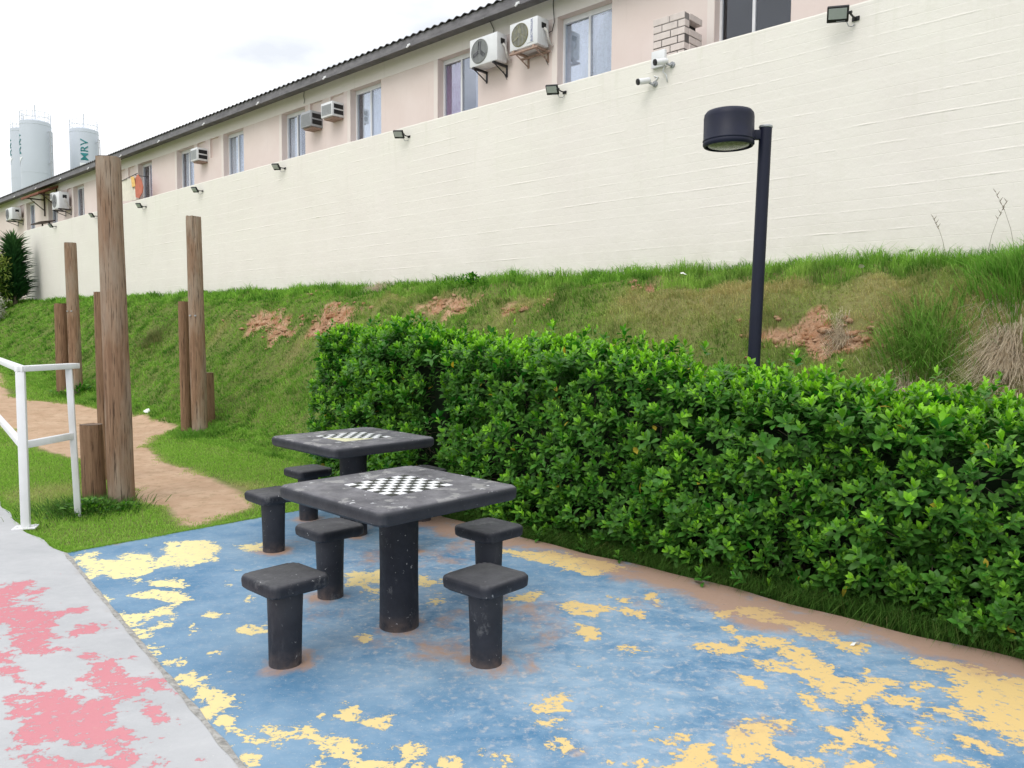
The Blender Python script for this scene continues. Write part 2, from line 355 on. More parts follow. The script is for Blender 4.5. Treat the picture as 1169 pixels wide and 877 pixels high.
def leafmat(name,old,mid,young,spec=.24,rough=.38):
    m=mat(name); t=NT(m); r=t.attr('rnd'); tip=t.attr('tip'); ye=t.attr('dry')
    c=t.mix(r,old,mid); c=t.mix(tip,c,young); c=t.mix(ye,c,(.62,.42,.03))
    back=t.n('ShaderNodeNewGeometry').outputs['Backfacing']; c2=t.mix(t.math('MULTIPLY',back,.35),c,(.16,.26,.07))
    p=t.pbr(c2,rough,spec,out=False); tl=t.n('ShaderNodeBsdfTranslucent',i={'Color':c}).outputs[0]
    t.out(t.n('ShaderNodeMixShader',i={0:.30,1:p,2:tl}).outputs[0]); return m
M['leaf']=leafmat('hedge_leaf',(.010,.085,.008),(.030,.225,.012),(.38,.82,.03))
M['yucca']=leafmat('spiky_leaf',(.015,.06,.02),(.03,.11,.03),(.10,.22,.06),.4,.45)
M['bamboo']=leafmat('light_leaf',(.12,.25,.03),(.28,.42,.07),(.50,.55,.15),.3,.5)
M['twig']=simple('twig',(.16,.13,.09),.9,.3,30)
M['core']=simple('inner_hedge_shade',(.012,.028,.008),.95,.5,14)

# ------------------------------------------------------------------ data: paint patches etc. in wall coordinates (d, s), metres
DATA = {"Y":[[[1.759,5.775],[1.925,5.798],[1.871,5.616],[1.956,5.484],[2.098,5.622],[2.178,5.492],[2.111,5.237],[2.286,5.479],[2.393,5.731],[2.608,5.569],[2.559,5.253],[2.407,5.024],[2.261,4.995],[2.16,5.098],[2.085,5.175],[2.024,5.068],[1.928,5.044],[1.777,5.08],[1.794,5.221],[1.754,5.344],[1.733,5.533]],[[1.693,5.406],[1.758,5.258],[1.717,5.14],[1.658,5.202]],[[1.858,5.076],[1.967,4.886],[2.073,4.816],[2.052,4.611],[1.983,4.609],[1.947,4.718],[1.864,4.877]],[[1.748,4.743],[1.891,4.702],[1.984,4.572],[1.933,4.351],[1.87,4.351],[1.834,4.486],[1.787,4.601]],[[1.604,4.855],[1.653,4.736],[1.611,4.616],[1.595,4.698]],[[1.586,4.486],[1.637,4.372],[1.808,4.351],[1.793,4.243],[1.713,4.265],[1.656,4.235],[1.594,4.186],[1.551,4.257]],[[1.678,4.184],[1.767,4.151],[1.706,4.044],[1.653,4.087]],[[1.534,4.138],[1.581,4.012],[1.546,3.994]],[[1.509,3.933],[1.528,3.816],[1.565,3.778],[1.498,3.729],[1.489,3.785]],[[1.484,3.632],[1.526,3.611],[1.564,3.594],[1.535,3.558],[1.487,3.594]],[[1.469,3.436],[1.51,3.415],[1.536,3.307],[1.586,3.103],[1.523,3.005],[1.461,3.001],[1.424,2.973],[1.451,2.865],[1.412,2.857],[1.402,2.93],[1.395,3.035],[1.455,3.111],[1.434,3.168],[1.472,3.276]],[[1.413,2.825],[1.437,2.816],[1.421,2.742],[1.439,2.65],[1.4,2.662],[1.394,2.755]],[[1.352,2.602],[1.376,2.576],[1.35,2.538],[1.342,2.572]],[[1.785,3.99],[1.806,3.94],[1.758,3.882]],[[1.928,4.166],[1.971,4.109],[1.947,3.996],[1.91,4.062]],[[2.255,4.492],[2.278,4.432],[2.238,4.443]],[[2.409,4.759],[2.451,4.691],[2.406,4.679]],[[2.199,4.199],[2.228,4.142],[2.193,4.138]],[[1.635,3.286],[1.646,3.255],[1.624,3.253]],[[1.689,3.588],[1.731,3.56],[1.693,3.552]],[[1.947,3.768],[2.046,3.721],[2.002,3.641],[1.953,3.692]],[[2.713,5.248],[2.869,5.197],[2.758,4.999],[2.691,5.068]],[[2.86,4.166],[3.058,4.068],[3.167,3.904],[3.006,3.722],[2.888,3.843],[2.729,3.959]],[[3.175,3.794],[3.153,3.619],[3.074,3.624],[3.064,3.711]],[[3.199,3.622],[3.234,3.518],[3.167,3.492]],[[2.797,3.843],[2.828,3.765],[2.779,3.683],[2.748,3.741]],[[2.686,3.691],[2.717,3.617],[2.651,3.562]],[[2.926,3.388],[2.953,3.335],[2.89,3.317]],[[3.04,3.504],[3.063,3.453],[3.025,3.457]],[[2.301,3.25],[2.338,3.199],[2.293,3.181]],[[1.76,2.656],[1.828,2.648],[1.854,2.622],[1.807,2.545],[1.757,2.557],[1.735,2.62]],[[1.825,2.717],[1.86,2.693],[1.814,2.663]],[[1.648,2.709],[1.681,2.697],[1.65,2.659]],[[1.693,2.703],[1.75,2.666],[1.696,2.659]],[[1.787,2.506],[1.85,2.501],[1.906,2.484],[1.832,2.4],[1.8,2.434]],[[1.595,2.646],[1.665,2.633],[1.632,2.571],[1.643,2.54],[1.589,2.54],[1.571,2.595]],[[1.509,2.717],[1.551,2.674],[1.531,2.601],[1.495,2.602],[1.474,2.641]],[[1.585,2.545],[1.633,2.513],[1.731,2.506],[1.671,2.456],[1.599,2.44],[1.591,2.381],[1.566,2.389],[1.578,2.498]],[[1.579,2.376],[1.68,2.446],[1.71,2.344],[1.634,2.335]],[[1.753,2.274],[1.833,2.182],[1.782,2.131],[1.75,2.199]],[[1.467,2.392],[1.564,2.408],[1.492,2.319]],[[1.561,2.296],[1.665,2.252],[1.736,2.163],[1.694,2.11],[1.55,2.259]],[[1.719,2.132],[1.861,2.033],[1.82,1.979],[1.702,2.101]],[[1.983,2.042],[2.002,1.988],[2.011,1.944],[1.995,1.928],[1.959,1.982]],[[2.013,1.903],[2.025,1.88],[2.005,1.877]],[[2.354,2.147],[2.4,2.101],[2.498,2.11],[2.527,2.057],[2.446,2.01],[2.352,2.077]],[[2.266,2.01],[2.34,1.974],[2.277,1.922],[2.227,1.966]],[[2.186,1.869],[2.236,1.835],[2.232,1.749],[2.167,1.811]],[[2.818,2.214],[2.842,2.162],[2.805,2.163]],[[3.939,3.801],[4.204,3.531],[4.224,3.211],[4.228,2.929],[3.94,2.993],[3.915,3.142],[3.939,3.277],[3.907,3.687]],[[3.384,2.812],[3.497,2.778],[3.502,2.732],[3.553,2.598],[3.456,2.504],[3.335,2.553],[3.353,2.686]],[[3.25,2.604],[3.261,2.383],[3.059,2.362],[3.154,2.527]],[[3.695,2.703],[3.73,2.581],[3.673,2.541],[3.636,2.635]],[[3.529,2.545],[3.598,2.489],[3.618,2.376],[3.532,2.352]],[[3.896,2.584],[3.905,2.53],[3.822,2.512]],[[3.843,2.466],[3.834,2.392],[3.768,2.395]],[[3.233,3.09],[3.465,3.042],[3.352,2.968],[3.212,3.029]],[[2.514,1.714],[2.585,1.68],[2.511,1.585],[2.484,1.614]],[[2.256,1.624],[2.363,1.563],[2.341,1.503],[2.244,1.556]],[[3.127,2.2],[3.18,2.114],[3.101,2.12]],[[4.059,2.074],[4.128,2.002],[4.069,1.803],[4.107,1.642],[4.079,1.524],[3.984,1.429],[3.993,1.34],[3.886,1.323],[3.854,1.381],[3.905,1.456],[3.929,1.539],[3.924,1.628],[3.977,1.746],[3.93,1.854],[3.964,2.007]],[[3.873,2.1],[4.004,2.063],[3.895,2.014],[3.845,2.066]],[[3.725,1.975],[3.762,1.936],[3.687,1.815],[3.812,1.687],[3.716,1.598],[3.703,1.462],[3.639,1.408],[3.655,1.346],[3.553,1.294],[3.596,1.207],[3.717,1.147],[3.652,1.065],[3.613,1.065],[3.53,1.11],[3.522,1.06],[3.552,0.97],[3.478,0.954],[3.426,1.007],[3.433,1.055],[3.427,1.1],[3.355,1.1],[3.37,1.011],[3.285,1.063],[3.294,1.125],[3.27,1.187],[3.274,1.238],[3.359,1.348],[3.424,1.428],[3.388,1.508],[3.377,1.587],[3.45,1.674],[3.49,1.656],[3.511,1.564],[3.47,1.56],[3.465,1.473],[3.553,1.428],[3.562,1.488],[3.595,1.573],[3.668,1.622],[3.626,1.692],[3.569,1.803],[3.649,1.909]],[[3.409,1.94],[3.511,1.916],[3.535,1.864],[3.494,1.726],[3.446,1.801],[3.412,1.861]],[[3.23,1.649],[3.253,1.583],[3.265,1.505],[3.256,1.434],[3.184,1.467],[3.171,1.582]],[[3.631,1.258],[3.71,1.221],[3.641,1.204]],[[3.699,1.037],[3.766,0.989],[3.707,0.967],[3.642,1.002]],[[3.25,1.359],[3.313,1.315],[3.266,1.296],[3.22,1.333]],[[3.181,1.298],[3.219,1.24],[3.214,1.172],[3.135,1.255]],[[2.615,1.429],[2.681,1.391],[2.726,1.44],[2.828,1.383],[2.888,1.388],[2.976,1.331],[2.992,1.296],[2.926,1.266],[2.875,1.285],[2.8,1.238],[2.75,1.171],[2.794,1.069],[2.763,1.047],[2.628,1.159],[2.68,1.216],[2.654,1.272],[2.624,1.245],[2.544,1.273],[2.594,1.334],[2.624,1.361]],[[3.053,1.15],[3.078,1.092],[3.226,1.055],[3.31,1.038],[3.202,0.948],[3.131,0.957],[3.032,0.967],[2.987,1.015],[2.937,1.007],[2.889,1.086],[3.0,1.063]],[[3.261,0.934],[3.332,0.911],[3.331,0.88],[3.257,0.858],[3.217,0.806],[3.186,0.808],[3.209,0.876]],[[3.063,0.935],[3.087,0.881],[3.044,0.838],[3.018,0.88]],[[3.935,1.126],[4.019,1.111],[4.062,0.996],[4.085,0.879],[4.087,0.831],[4.119,0.69],[4.097,0.607],[3.405,0.493],[3.399,0.558],[3.41,0.606],[3.464,0.676],[3.468,0.737],[3.541,0.765],[3.63,0.743],[3.628,0.816],[3.69,0.866],[3.725,0.908],[3.866,0.886],[3.901,0.978],[3.895,1.075]],[[3.51,0.902],[3.56,0.833],[3.546,0.776],[3.503,0.786],[3.476,0.865]],[[3.422,0.921],[3.447,0.879],[3.422,0.835],[3.398,0.876]],[[3.327,0.754],[3.361,0.703],[3.289,0.657],[3.27,0.692]],[[3.111,0.798],[3.178,0.757],[3.153,0.683],[3.105,0.747]],[[2.841,0.994],[2.882,0.936],[2.896,0.881],[2.79,0.965]],[[2.623,1.547],[2.627,1.511],[2.571,1.491],[2.534,1.544],[2.584,1.588]],[[2.474,1.458],[2.607,1.437],[2.503,1.372],[2.445,1.323],[2.33,1.441],[2.428,1.478]]],"P":[[[1.198,5.483],[1.31,5.297],[1.305,5.448],[1.406,5.497],[1.49,5.412],[1.382,5.295],[1.274,5.159],[1.221,4.952],[1.177,4.935],[1.327,4.94],[1.332,4.716],[1.409,4.698],[1.506,4.692],[1.457,4.587],[1.326,4.603],[1.28,4.536],[1.241,4.361],[1.214,4.187],[1.298,4.101],[1.271,4.057],[1.183,4.125],[1.119,4.107],[1.063,4.201],[1.069,4.385],[1.105,4.449],[1.086,4.52],[1.133,4.632],[1.049,4.83]],[[1.339,5.161],[1.419,5.164],[1.428,5.07],[1.338,5.027]],[[0.949,4.389],[1.036,4.275],[1.017,4.18],[0.981,4.15],[0.911,4.223]],[[1.269,4.012],[1.293,3.919],[1.271,3.874],[1.331,3.834],[1.323,3.712],[1.304,3.628],[1.375,3.533],[1.395,3.434],[1.4,3.277],[1.323,3.431],[1.275,3.368],[1.214,3.414],[1.157,3.349],[1.163,3.276],[1.129,3.182],[1.156,3.062],[1.123,2.977],[1.1,2.972],[1.078,2.887],[1.007,2.829],[0.981,2.882],[1.008,2.986],[1.022,3.053],[0.945,3.106],[0.893,3.216],[0.802,3.282],[0.777,3.364],[0.799,3.416],[0.863,3.41],[0.865,3.584],[0.904,3.716],[0.976,3.678],[1.082,3.641],[1.089,3.561],[1.16,3.416],[1.173,3.548],[1.178,3.697],[1.223,3.731],[1.237,3.843]],[[0.956,4.09],[1.008,4.036],[0.983,3.98],[0.967,3.798],[0.95,3.894]],[[0.999,3.841],[1.047,3.813],[1.016,3.747],[0.988,3.757]],[[1.312,4.341],[1.386,4.371],[1.471,4.34],[1.428,4.22],[1.364,4.261],[1.287,4.262]],[[1.382,3.805],[1.428,3.779],[1.4,3.72]],[[1.256,3.317],[1.313,3.293],[1.294,3.191],[1.285,3.116],[1.272,3.034],[1.235,3.103],[1.24,3.195]],[[0.813,3.188],[0.853,3.173],[0.88,3.105],[0.933,2.984],[0.914,2.926],[0.799,3.045]],[[1.11,2.774],[1.134,2.761],[1.135,2.696]],[[1.225,2.694],[1.239,2.68],[1.214,2.64]],[[1.324,2.726],[1.336,2.686],[1.319,2.663]]],"path":[[3.575,18.461],[4.867,20.128],[4.164,16.758],[4.829,15.212],[5.132,13.643],[5.211,11.918],[4.734,11.597],[4.26,10.813],[3.87,9.299],[3.892,8.458],[3.645,6.967],[3.437,6.414],[3.036,6.211],[2.712,6.116],[2.924,6.884],[2.853,7.471],[3.252,8.859],[3.293,10.042],[3.214,11.396],[3.283,13.684],[2.617,13.63]],"soil":[[6.966,12.444,0.37800000000000006],[6.813,11.614,0.29700000000000004],[7.027,10.354,0.405],[6.948,10.547,0.27],[7.6,11.791,0.162],[7.256,7.734,0.3375],[7.179,6.552,0.27],[6.799,3.197,0.243],[6.783,2.906,0.25920000000000004],[6.809,2.575,0.2025],[6.795,2.339,0.17820000000000003],[7.233,8.239,0.27],[7.6,12.693,0.08],[7.444,6.216,0.15],[7.52,5.117,0.12]],"dry":[[6.891,1.369,0.35],[7.009,1.605,0.22],[6.793,1.245,0.35],[6.583,1.943,0.22],[7.044,2.448,0.2],[3.766,7.321,0.35],[2.422,8.365,0.5],[7.185,2.427,0.5],[7.202,4.149,0.7],[7.465,3.346,0.5],[7.31,6.673,0.6],[7.393,9.409,0.6],[6.572,10.748,0.3],[6.687,13.549,0.3],[7.44,4.832,0.5],[7.233,8.239,0.5]],"dust":[[2.381,3.659,0.3],[2.841,3.093,0.35],[3.396,4.049,0.4],[3.26,2.959,0.3],[3.147,4.302,0.3],[4.315,3.579,0.45],[4.044,4.023,0.5],[2.357,3.152,0.25],[2.465,2.808,0.3],[3.009,5.072,0.3],[3.095,2.562,0.3],[2.649,2.402,0.25],[3.75,2.457,0.3],[4.315,3.113,0.4],[1.887,3.119,0.12],[2.79,1.339,0.3],[2.197,1.771,0.2]],"x":1}
def sdf(D,S,polys):
    """largest inside distance to any polygon (negative outside), clamped"""
    best=np.full(D.shape,-.25)
    for P in polys:
        P=np.array(P); lo=P.min(0)-.26; hi=P.max(0)+.26
        k=(D>lo[0])&(D<hi[0])&(S>lo[1])&(S<hi[1])
        if not k.any(): continue
        x=D[k]; y=S[k]; dist=np.full(x.shape,9.); ins=np.zeros(x.shape,bool)
        for a,b in zip(P,np.roll(P,-1,0)):
            e=b-a; L2=max(e@e,1e-9); u=np.clip(((x-a[0])*e[0]+(y-a[1])*e[1])/L2,0,1)
            dist=np.minimum(dist,np.hypot(x-a[0]-u*e[0],y-a[1]-u*e[1]))
            c=((a[1]>y)!=(b[1]>y))&(x<(b[0]-a[0])*(y-a[1])/((b[1]-a[1])+1e-12)+a[0]); ins^=c
        best[k]=np.maximum(best[k],np.where(ins,dist,-dist))
    return best
def blobs(D,S,L_,p=1.0):
    v=np.zeros(D.shape); D=D+.07*np.sin(S*7+D*5)+.04*np.sin(S*17); S=S+.12*np.sin(D*9+S*3)
    for d,s,r in L_: v=np.maximum(v,np.exp(-((D-d)**2*2.2+((S-s)/(1+.085*max(s,0)))**2)/(2*(r*.62)**2)))
    return v
def blobs_sum(D,S,L_):
    v=np.zeros(D.shape)
    for d,s,r in L_: v+=np.exp(-((D-d)**2+(S-s)**2)/(2*(r*.62)**2))
    return np.clip(v,0,1)
def grid_mesh(name, s_arr, dfun, attrfun, z=0.0, zfun=None):
    """grid over s x u ; dfun(s)->array of d"""
    S=[];D=[]
    for s in s_arr:
        d=dfun(s); D.append(d); S.append(np.full(len(d),s))
    S=np.array(S); D=np.array(D); Z = zfun(D,S) if zfun else np.full(D.shape,z)
    X=nn.x*D+tt.x*S; Y=nn.y*D+tt.y*S; V=np.stack([X,Y,Z],-1).reshape(-1,3)
    a,b=D.shape; i=np.arange(a*b).reshape(a,b)
    F=np.stack([i[:-1,:-1],i[:-1,1:],i[1:,1:],i[1:,:-1]],-1).reshape(-1,4)[:,::-1]
    # s outer, d inner: keep the normals up
    e1=V[F[0,1]]-V[F[0,0]]; e2=V[F[0,2]]-V[F[0,0]]
    if np.cross(e1,e2)[2]<0: F=F[:,::-1]
    return fast_mesh(name,V,F.ravel(),np.full(len(F),4),{k:v.ravel() for k,v in attrfun(D,S).items()},smooth=True)
def edge_d(s): return np.interp(s,[-6,2.55,5.93,6.81,8.05,12],[.12,1.31,1.78,1.77,1.91,2.3])

# ------------------------------------------------------------------ ground
def ground_attrs(D,S):
    so=blobs(D,S,DATA['soil']); pa=np.clip(sdf(D,S,[DATA['path']])*2.2+.5,0,1); dr=blobs_sum(D,S,DATA['dry'])
    return {'soil':so,'path':pa,'dry':dr}
def scarz(D,S): return -.17*blobs(D,S,DATA['soil'])+.03*np.sin(S*9+D*4)*blobs(D,S,DATA['soil'])
sa=np.concatenate([np.array([-300,-120,-50,-25,-14,-8]),np.arange(-5,14,.06),np.arange(14,32,.12),np.array([34,37,42,50,70,120,300])])
da=np.concatenate([np.array([-300,-100,-40,-18,-9,-4]),np.arange(-2,4.4,.16),np.arange(4.4,8.2,.05),np.array([8.5,9.5,12,30,60,150,400])])
def gz_(D,S): return terr(D,S)+lump(D,S)*(np.abs(S)<60)*(np.abs(D)<9)+scarz(D,S)
me=grid_mesh('ground',sa,lambda s:da,ground_attrs,zfun=gz_)
tag(link('ground',me,M['soil']),kind='structure')

# ------------------------------------------------------------------ painted slabs
def paint_mat(name, base_a, base_b, patch_a, patch_b, dustc, seed, amp):
    m=mat(name); t=NT(m); o=t.obj(); pt=t.attr('patch'); du=t.attr('dust'); wr=t.attr('wear')
    n_big=t.noise(1.6,6,.6,t.map(o,loc=(seed,0,0))); n_mid=t.noise(7,7,.62,t.map(o,loc=(seed,0,0)),.6); n_fin=t.noise(24,7,.72,t.map(o,(1,1.3,1))); n_spk=t.noise(110,3,.7,o)
    v=t.math('ADD',pt,t.math('MULTIPLY_ADD',n_mid,amp,-amp*.5+.004)); v=t.math('ADD',v,t.math('MULTIPLY_ADD',n_fin,amp*.9,-amp*.45)); v=t.math('ADD',v,t.math('MULTIPLY_ADD',t.noise(3.1,5,.6,t.map(o,loc=(seed+5,0,0))),amp*.6,-amp*.3))
    mk=t.ramp(v,.0,.005); hol=t.ramp(t.noise(19,7,.74,t.map(o,loc=(seed,7,0))),.575,.585); mk=t.math('MULTIPLY',mk,t.math('SUBTRACT',1.0,t.math('MULTIPLY',hol,t.ramp(v,.20,.06))))
    # stray flakes away from the big patches
    fl=t.math('MULTIPLY',t.ramp(t.noise(15,6,.66,t.map(o,loc=(seed+9,2,0))),.69,.695),t.ramp(pt,-.249,-.16)); mk=t.math('MAXIMUM',mk,fl)
    # brush/scuff wear
    st=t.noise(3.2,9,.74,t.map(o,(1,1.5,1),(0,0,R(20)),(seed,0,0)),.4)
    b=t.mix(t.ramp(n_big,.34,.64),base_a,base_b)
    scuff=t.math('MULTIPLY',t.ramp(st,.44,.64),t.math('MULTIPLY_ADD',wr,.7,.22)); b=t.mix(scuff,b,patch_b if False else tuple(min(1,x*.9+.13) for x in base_b))
    b=t.mix(t.math('MULTIPLY',t.ramp(t.noise(22,7,.75,o),.52,.66),t.math('MULTIPLY_ADD',wr,.75,.22)),b,(.42,.42,.43))
    b=t.mix(t.ramp(n_spk,.66,.68,0,.6),b,(.58,.57,.54))
    p=t.mix(t.ramp(t.math('ADD',t.n('ShaderNodeSeparateXYZ',i={0:o}).outputs[0],n_big),-2.0,1.2),patch_a,patch_b); p=t.mix(t.ramp(n_fin,.58,.75,0,.35),p,(.52,.42,.32))
    c=t.mix(mk,b,p)
    dsum=t.math('ADD',du,t.math('MULTIPLY_ADD',t.noise(3.6,9,.72,o,.5),1.5,-.75)); dm=t.ramp(dsum,.42,.72); dm=t.math('MULTIPLY',dm,t.math('SUBTRACT',1.0,t.math('MULTIPLY',mk,.55)))
    c=t.mix(t.math('MULTIPLY',dm,.9),c,dustc); 
    tw=t.ramp(t.noise(60,2,.5,o),.755,.765,0,.8); c=t.mix(t.math('MULTIPLY',tw,t.ramp(du,.1,.5)),c,(.10,.07,.045))
    hh=t.math('ADD',t.math('MULTIPLY',mk,-.35),t.math('MULTIPLY',t.noise(90,4,.6,o),.16)); hh=t.math('ADD',hh,t.math('MULTIPLY',t.noise(6,5,.6,o),.35))
    t.pbr(c,t.ramp(n_fin,.3,.7,.52,.72),.35,t.bump(hh,.6,.006)); return m
M['blue']=paint_mat('blue_peeling_floor_paint',(.066,.180,.315),(.185,.300,.415),(.76,.66,.335),(.66,.475,.20),(.40,.25,.17),3.0,.25)
M['grey']=paint_mat('grey_peeling_floor_paint',(.375,.382,.395),(.44,.445,.455),(.52,.19,.22),(.60,.26,.285),(.38,.35,.325),8.0,.27)
peds=[]   # pedestal positions (filled below) as (d,s,r)
def world_ds(x,y): return ds_of(x,y)
STOOLS=[]
cx,cy,ang=-.587,4.057,.80; cx2,cy2,ang2=-1.202,5.925,.78
stool_px={'A':(-1.046,3.598),'B':(-1.046,4.516),'C':(-.128,3.598),'D':(-.128,4.516)}
def dirv(a): return Vector((math.cos(a),math.sin(a),0))
c1=Vector((cx,cy,0)); c2=Vector((cx2,cy2,0))
SP=[(c1-dirv(ang)*.665, ang+.03),(c1+dirv(ang+math.pi/2)*.65, ang-.02),(c1-dirv(ang+math.pi/2)*.66, ang+.02),(c1+dirv(ang)*.655, ang+.01),
    (c2-dirv(ang2)*.66, ang2),(c2+dirv(ang2+math.pi/2)*.66, ang2-.03),(c2+dirv(ang2)*.66, ang2),(c2-dirv(ang2+math.pi/2)*.66, ang2+.02)]
peds=[(*ds_of(p.x,p.y),.15) for p,_ in SP]+[(*ds_of(cx,cy),.20),(*ds_of(cx2,cy2),.20)]
def blue_attrs(D,S):
    pt=sdf(D,S,DATA['Y']); du=blobs_sum(D,S,DATA['dust'])*.47
    ring=np.zeros(D.shape)
    for d,s,r in peds:
        q=np.hypot(D-d,S-s); ring=np.maximum(ring,np.clip(1-(q-r*.62)/.19,0,1))
    hedge=np.clip((D-3.72-.10*np.sin(S*2.3)-.06*np.sin(S*5.7))/.42,0,1)*(S<5.2)
    back=np.clip((S-5.72)/.2,0,1)*.35
    d_tab=np.clip(1-np.hypot(D-4.0,S-4.9)/.9,0,1)*.7
    du=np.clip(np.maximum.reduce([du,ring*.62,hedge*.78,back,d_tab]),0,1)
    wr=np.clip(blobs_sum(D,S,[(2.6,3.0,.9),(3.0,2.2,.9),(2.4,1.9,.6),(3.6,2.0,.8),(3.2,1.2,.7),(3.4,4.2,.8)])+.1,0,1)*np.clip((D-1.6)/.8,0,1)
    return {'patch':pt,'dust':du,'wear':wr}
sb=np.concatenate([np.arange(-4,.4,.08),np.arange(.4,5.93,.025)])
def blue_edge(s): return edge_d(s)+.006+.004*math.sin(s*7)+.003*math.sin(s*23)
me=grid_mesh('blue_slab',sb,lambda s:np.linspace(blue_edge(s),4.33+.02*math.sin(s*3.1)+.012*math.sin(s*9),124),blue_attrs,z=.004)
o=link('playground_floor_blue',me,M['blue']); o.name='blue_painted_floor'; tag(o,kind='structure')
def grey_attrs(D,S):
    pt=sdf(D,S,DATA['P']); du=np.clip((D-edge_d(S)+.10)/.10,0,1)*.45
    return {'patch':pt,'dust':du,'wear':np.full(D.shape,.12)}
sg=np.concatenate([np.arange(-4,.4,.1),np.arange(.4,6,.025),np.arange(6,14,.1)])
def grey_edge(s): return edge_d(s)-.004+.004*math.sin(s*7)+(.012*math.sin(s*11) if s>5.9 else 0)
me=grid_mesh('grey_slab',sg,lambda s:np.concatenate([np.array([-8,-4,-2.,-1.2]),np.linspace(-.9,0,20)[:-1],np.linspace(0,grey_edge(s),80)]),grey_attrs,z=.008)
tag(link('grey_painted_path',me,M['grey']),kind='structure')
# rough mortar along the joint between the two slabs
P=[[],[],[]]
for s in np.arange(-2,5.93,.03):
    e=float(edge_d(s)); w=max(.001,.003+.010*noise.noise((s*6,0,3))); zz=.009+.006*abs(noise.noise((s*14,3,1)))
    P[0].append(W(s,e-w-.009,.0095)); P[1].append(W(s,e+.002*math.sin(s*30),zz)); P[2].append(W(s,e+w+.012,.0055))
m=simple('crumbly_joint',(.34,.33,.31),.95,.4,40,bump=.6); tag(B().sheet(P).build('joint_strip',m,smooth=True),kind='structure')
# slab rims
bb=B()
ys=np.arange(edge_d(5.93)+.01,4.34,.1)
bb.sheet([[W(5.93,float(d),.004) for d in ys],[W(5.935,float(d),-.08) for d in ys]])
tag(bb.build('slab_edge',M['grey']),kind='structure')

# ------------------------------------------------------------------ grass blades
def blades(name, P, Ln, Wd, lean, bend, mat_, dry=None, parent=None, rnd=None):
    n=len(P); P=np.asarray(P,float); az=rng.uniform(0,2*np.pi,n)
    la=rng.uniform(0,2*np.pi,n); ldir=np.stack([np.cos(la),np.sin(la),np.zeros(n)],-1)*lean[:,None] if np.ndim(lean)==1 else lean
    side=np.stack([np.cos(az),np.sin(az),np.zeros(n)],-1)*(Wd/2)[:,None]
    up=np.array([0,0,1.]); m1=P+(up*.5+ldir*.25)*Ln[:,None]; t1=P+(ldir*1.0+up*(1-bend)[:,None])*Ln[:,None]
    V=np.stack([P-side,P+side,m1-side*.75,m1+side*.75,t1],1)
    b=np.arange(n)[:,None]*5; F=np.concatenate([b+np.array([[0,1,3,2]]),b+np.array([[2,3,4]])],1).ravel()
    rn=rng.random(n) if rnd is None else rnd; dr=np.zeros(n) if dry is None else dry
    me=fast_mesh(name,V.reshape(-1,3),F,np.tile([4,3],n),{'rnd':np.repeat(rn,5),'dry':np.repeat(dr,5),'tip':np.tile([0,0,.5,.5,1],n)})
    return link(name,me,mat_,parent)
def place(D,S,zoff=0): 
    return np.stack([nn.x*D+tt.x*S, nn.y*D+tt.y*S, gz_(D,S)+zoff],-1)
def depth(D,S): return nn.y*D+tt.y*S
# lawn (flat part)
def lawn_pts(n,d0,d1,s0,s1):
    D=rng.uniform(d0,d1,n); S=rng.uniform(s0,s1,n); Y=depth(D,S); X=nn.x*D+tt.x*S
    keep=(rng.random(n)<np.clip((7.0/np.maximum(Y,3))**1.35,0,1))&(X/Y>-.72)&(D>edge_d(S)+.015)&((S>5.94)|(D>4.36))
    D=D[keep];S=S[keep]; pa=sdf(D,S,[DATA['path']]); nzv=np.array([noise.noise((a*1.7,b*1.7,0))*.20+noise.noise((a*6,b*6,4))*.10+noise.noise((a*20,b*20,4))*.07 for a,b in zip(D,S)])
    keep=(pa+nzv)<rng.normal(0,.02,len(D))-.0
    return D[keep],S[keep],nzv[keep]
D,S,nv=lawn_pts(430000,1.7,5.4,5.9,24)
Y=depth(D,S); pa=sdf(D,S,[DATA['path']]); near=np.clip(Y/7,1,3)
dr=np.clip(blobs_sum(D,S,DATA['dry'])*.55+np.clip((pa+.16)/.16,0,1)*.35+rng.normal(0,.12,len(D))+nv*.9,0,.85)
L0=rng.uniform(.018,.042,len(D))*(1-.35*np.clip((pa+.15)/.15,0,1))
# longer round the post feet
POSTS_DS=[(2.69,7.41),(2.61,7.82),(5.05,11.01),(5.31,11.17),(5.2,16.4)]
tag(blades('lawn_grass',place(D,S),L0*near**.5,rng.uniform(.0035,.006,len(D))*near,rng.uniform(.2,.9,len(D)),rng.uniform(.1,.5,len(D)),M['lawn'],dr),
    'short mown green grass on the flat ground beside the dirt path','grass',kind='stuff')
# bank
n=720000
D=rng.uniform(4.4,8.0,n); S=rng.uniform(-6.5,30.5,n); Y=depth(D,S); X=nn.x*D+tt.x*S
k=(rng.random(n)<np.clip((6.5/np.maximum(Y,3))**1.2,0,1))&(X/Y>-.70)&(rng.random(n)<np.where(X/Y<.78,1,.45))&((D>5.0)|(S>7.0))&(D>4.9)
D=D[k];S=S[k];Y=Y[k]
nv=np.array([noise.noise((a*1.3,b*1.3,9))+.5*noise.noise((a*4,b*4,2)) for a,b in zip(D,S)])
fine=np.array([noise.noise((a*7,b*7,5)) for a,b in zip(D,S)])
so=blobs(D,S,DATA['soil'])+nv*.3+fine*.7; k=so<rng.normal(.50,.16,len(D)); D,S,Y,nv,fine=[a[k] for a in (D,S,Y,nv,fine)]
k=sdf(D,S,[DATA['path']])<-.02+.1*nv; D,S,Y,nv,fine=[a[k] for a in (D,S,Y,nv,fine)]
fz=np.array([noise.noise((a*2.6,b*2.6,31)) for a,b in zip(D,S)]); strip=(D>7.45)&(D<8.0); near=np.clip(Y/7,1,3)
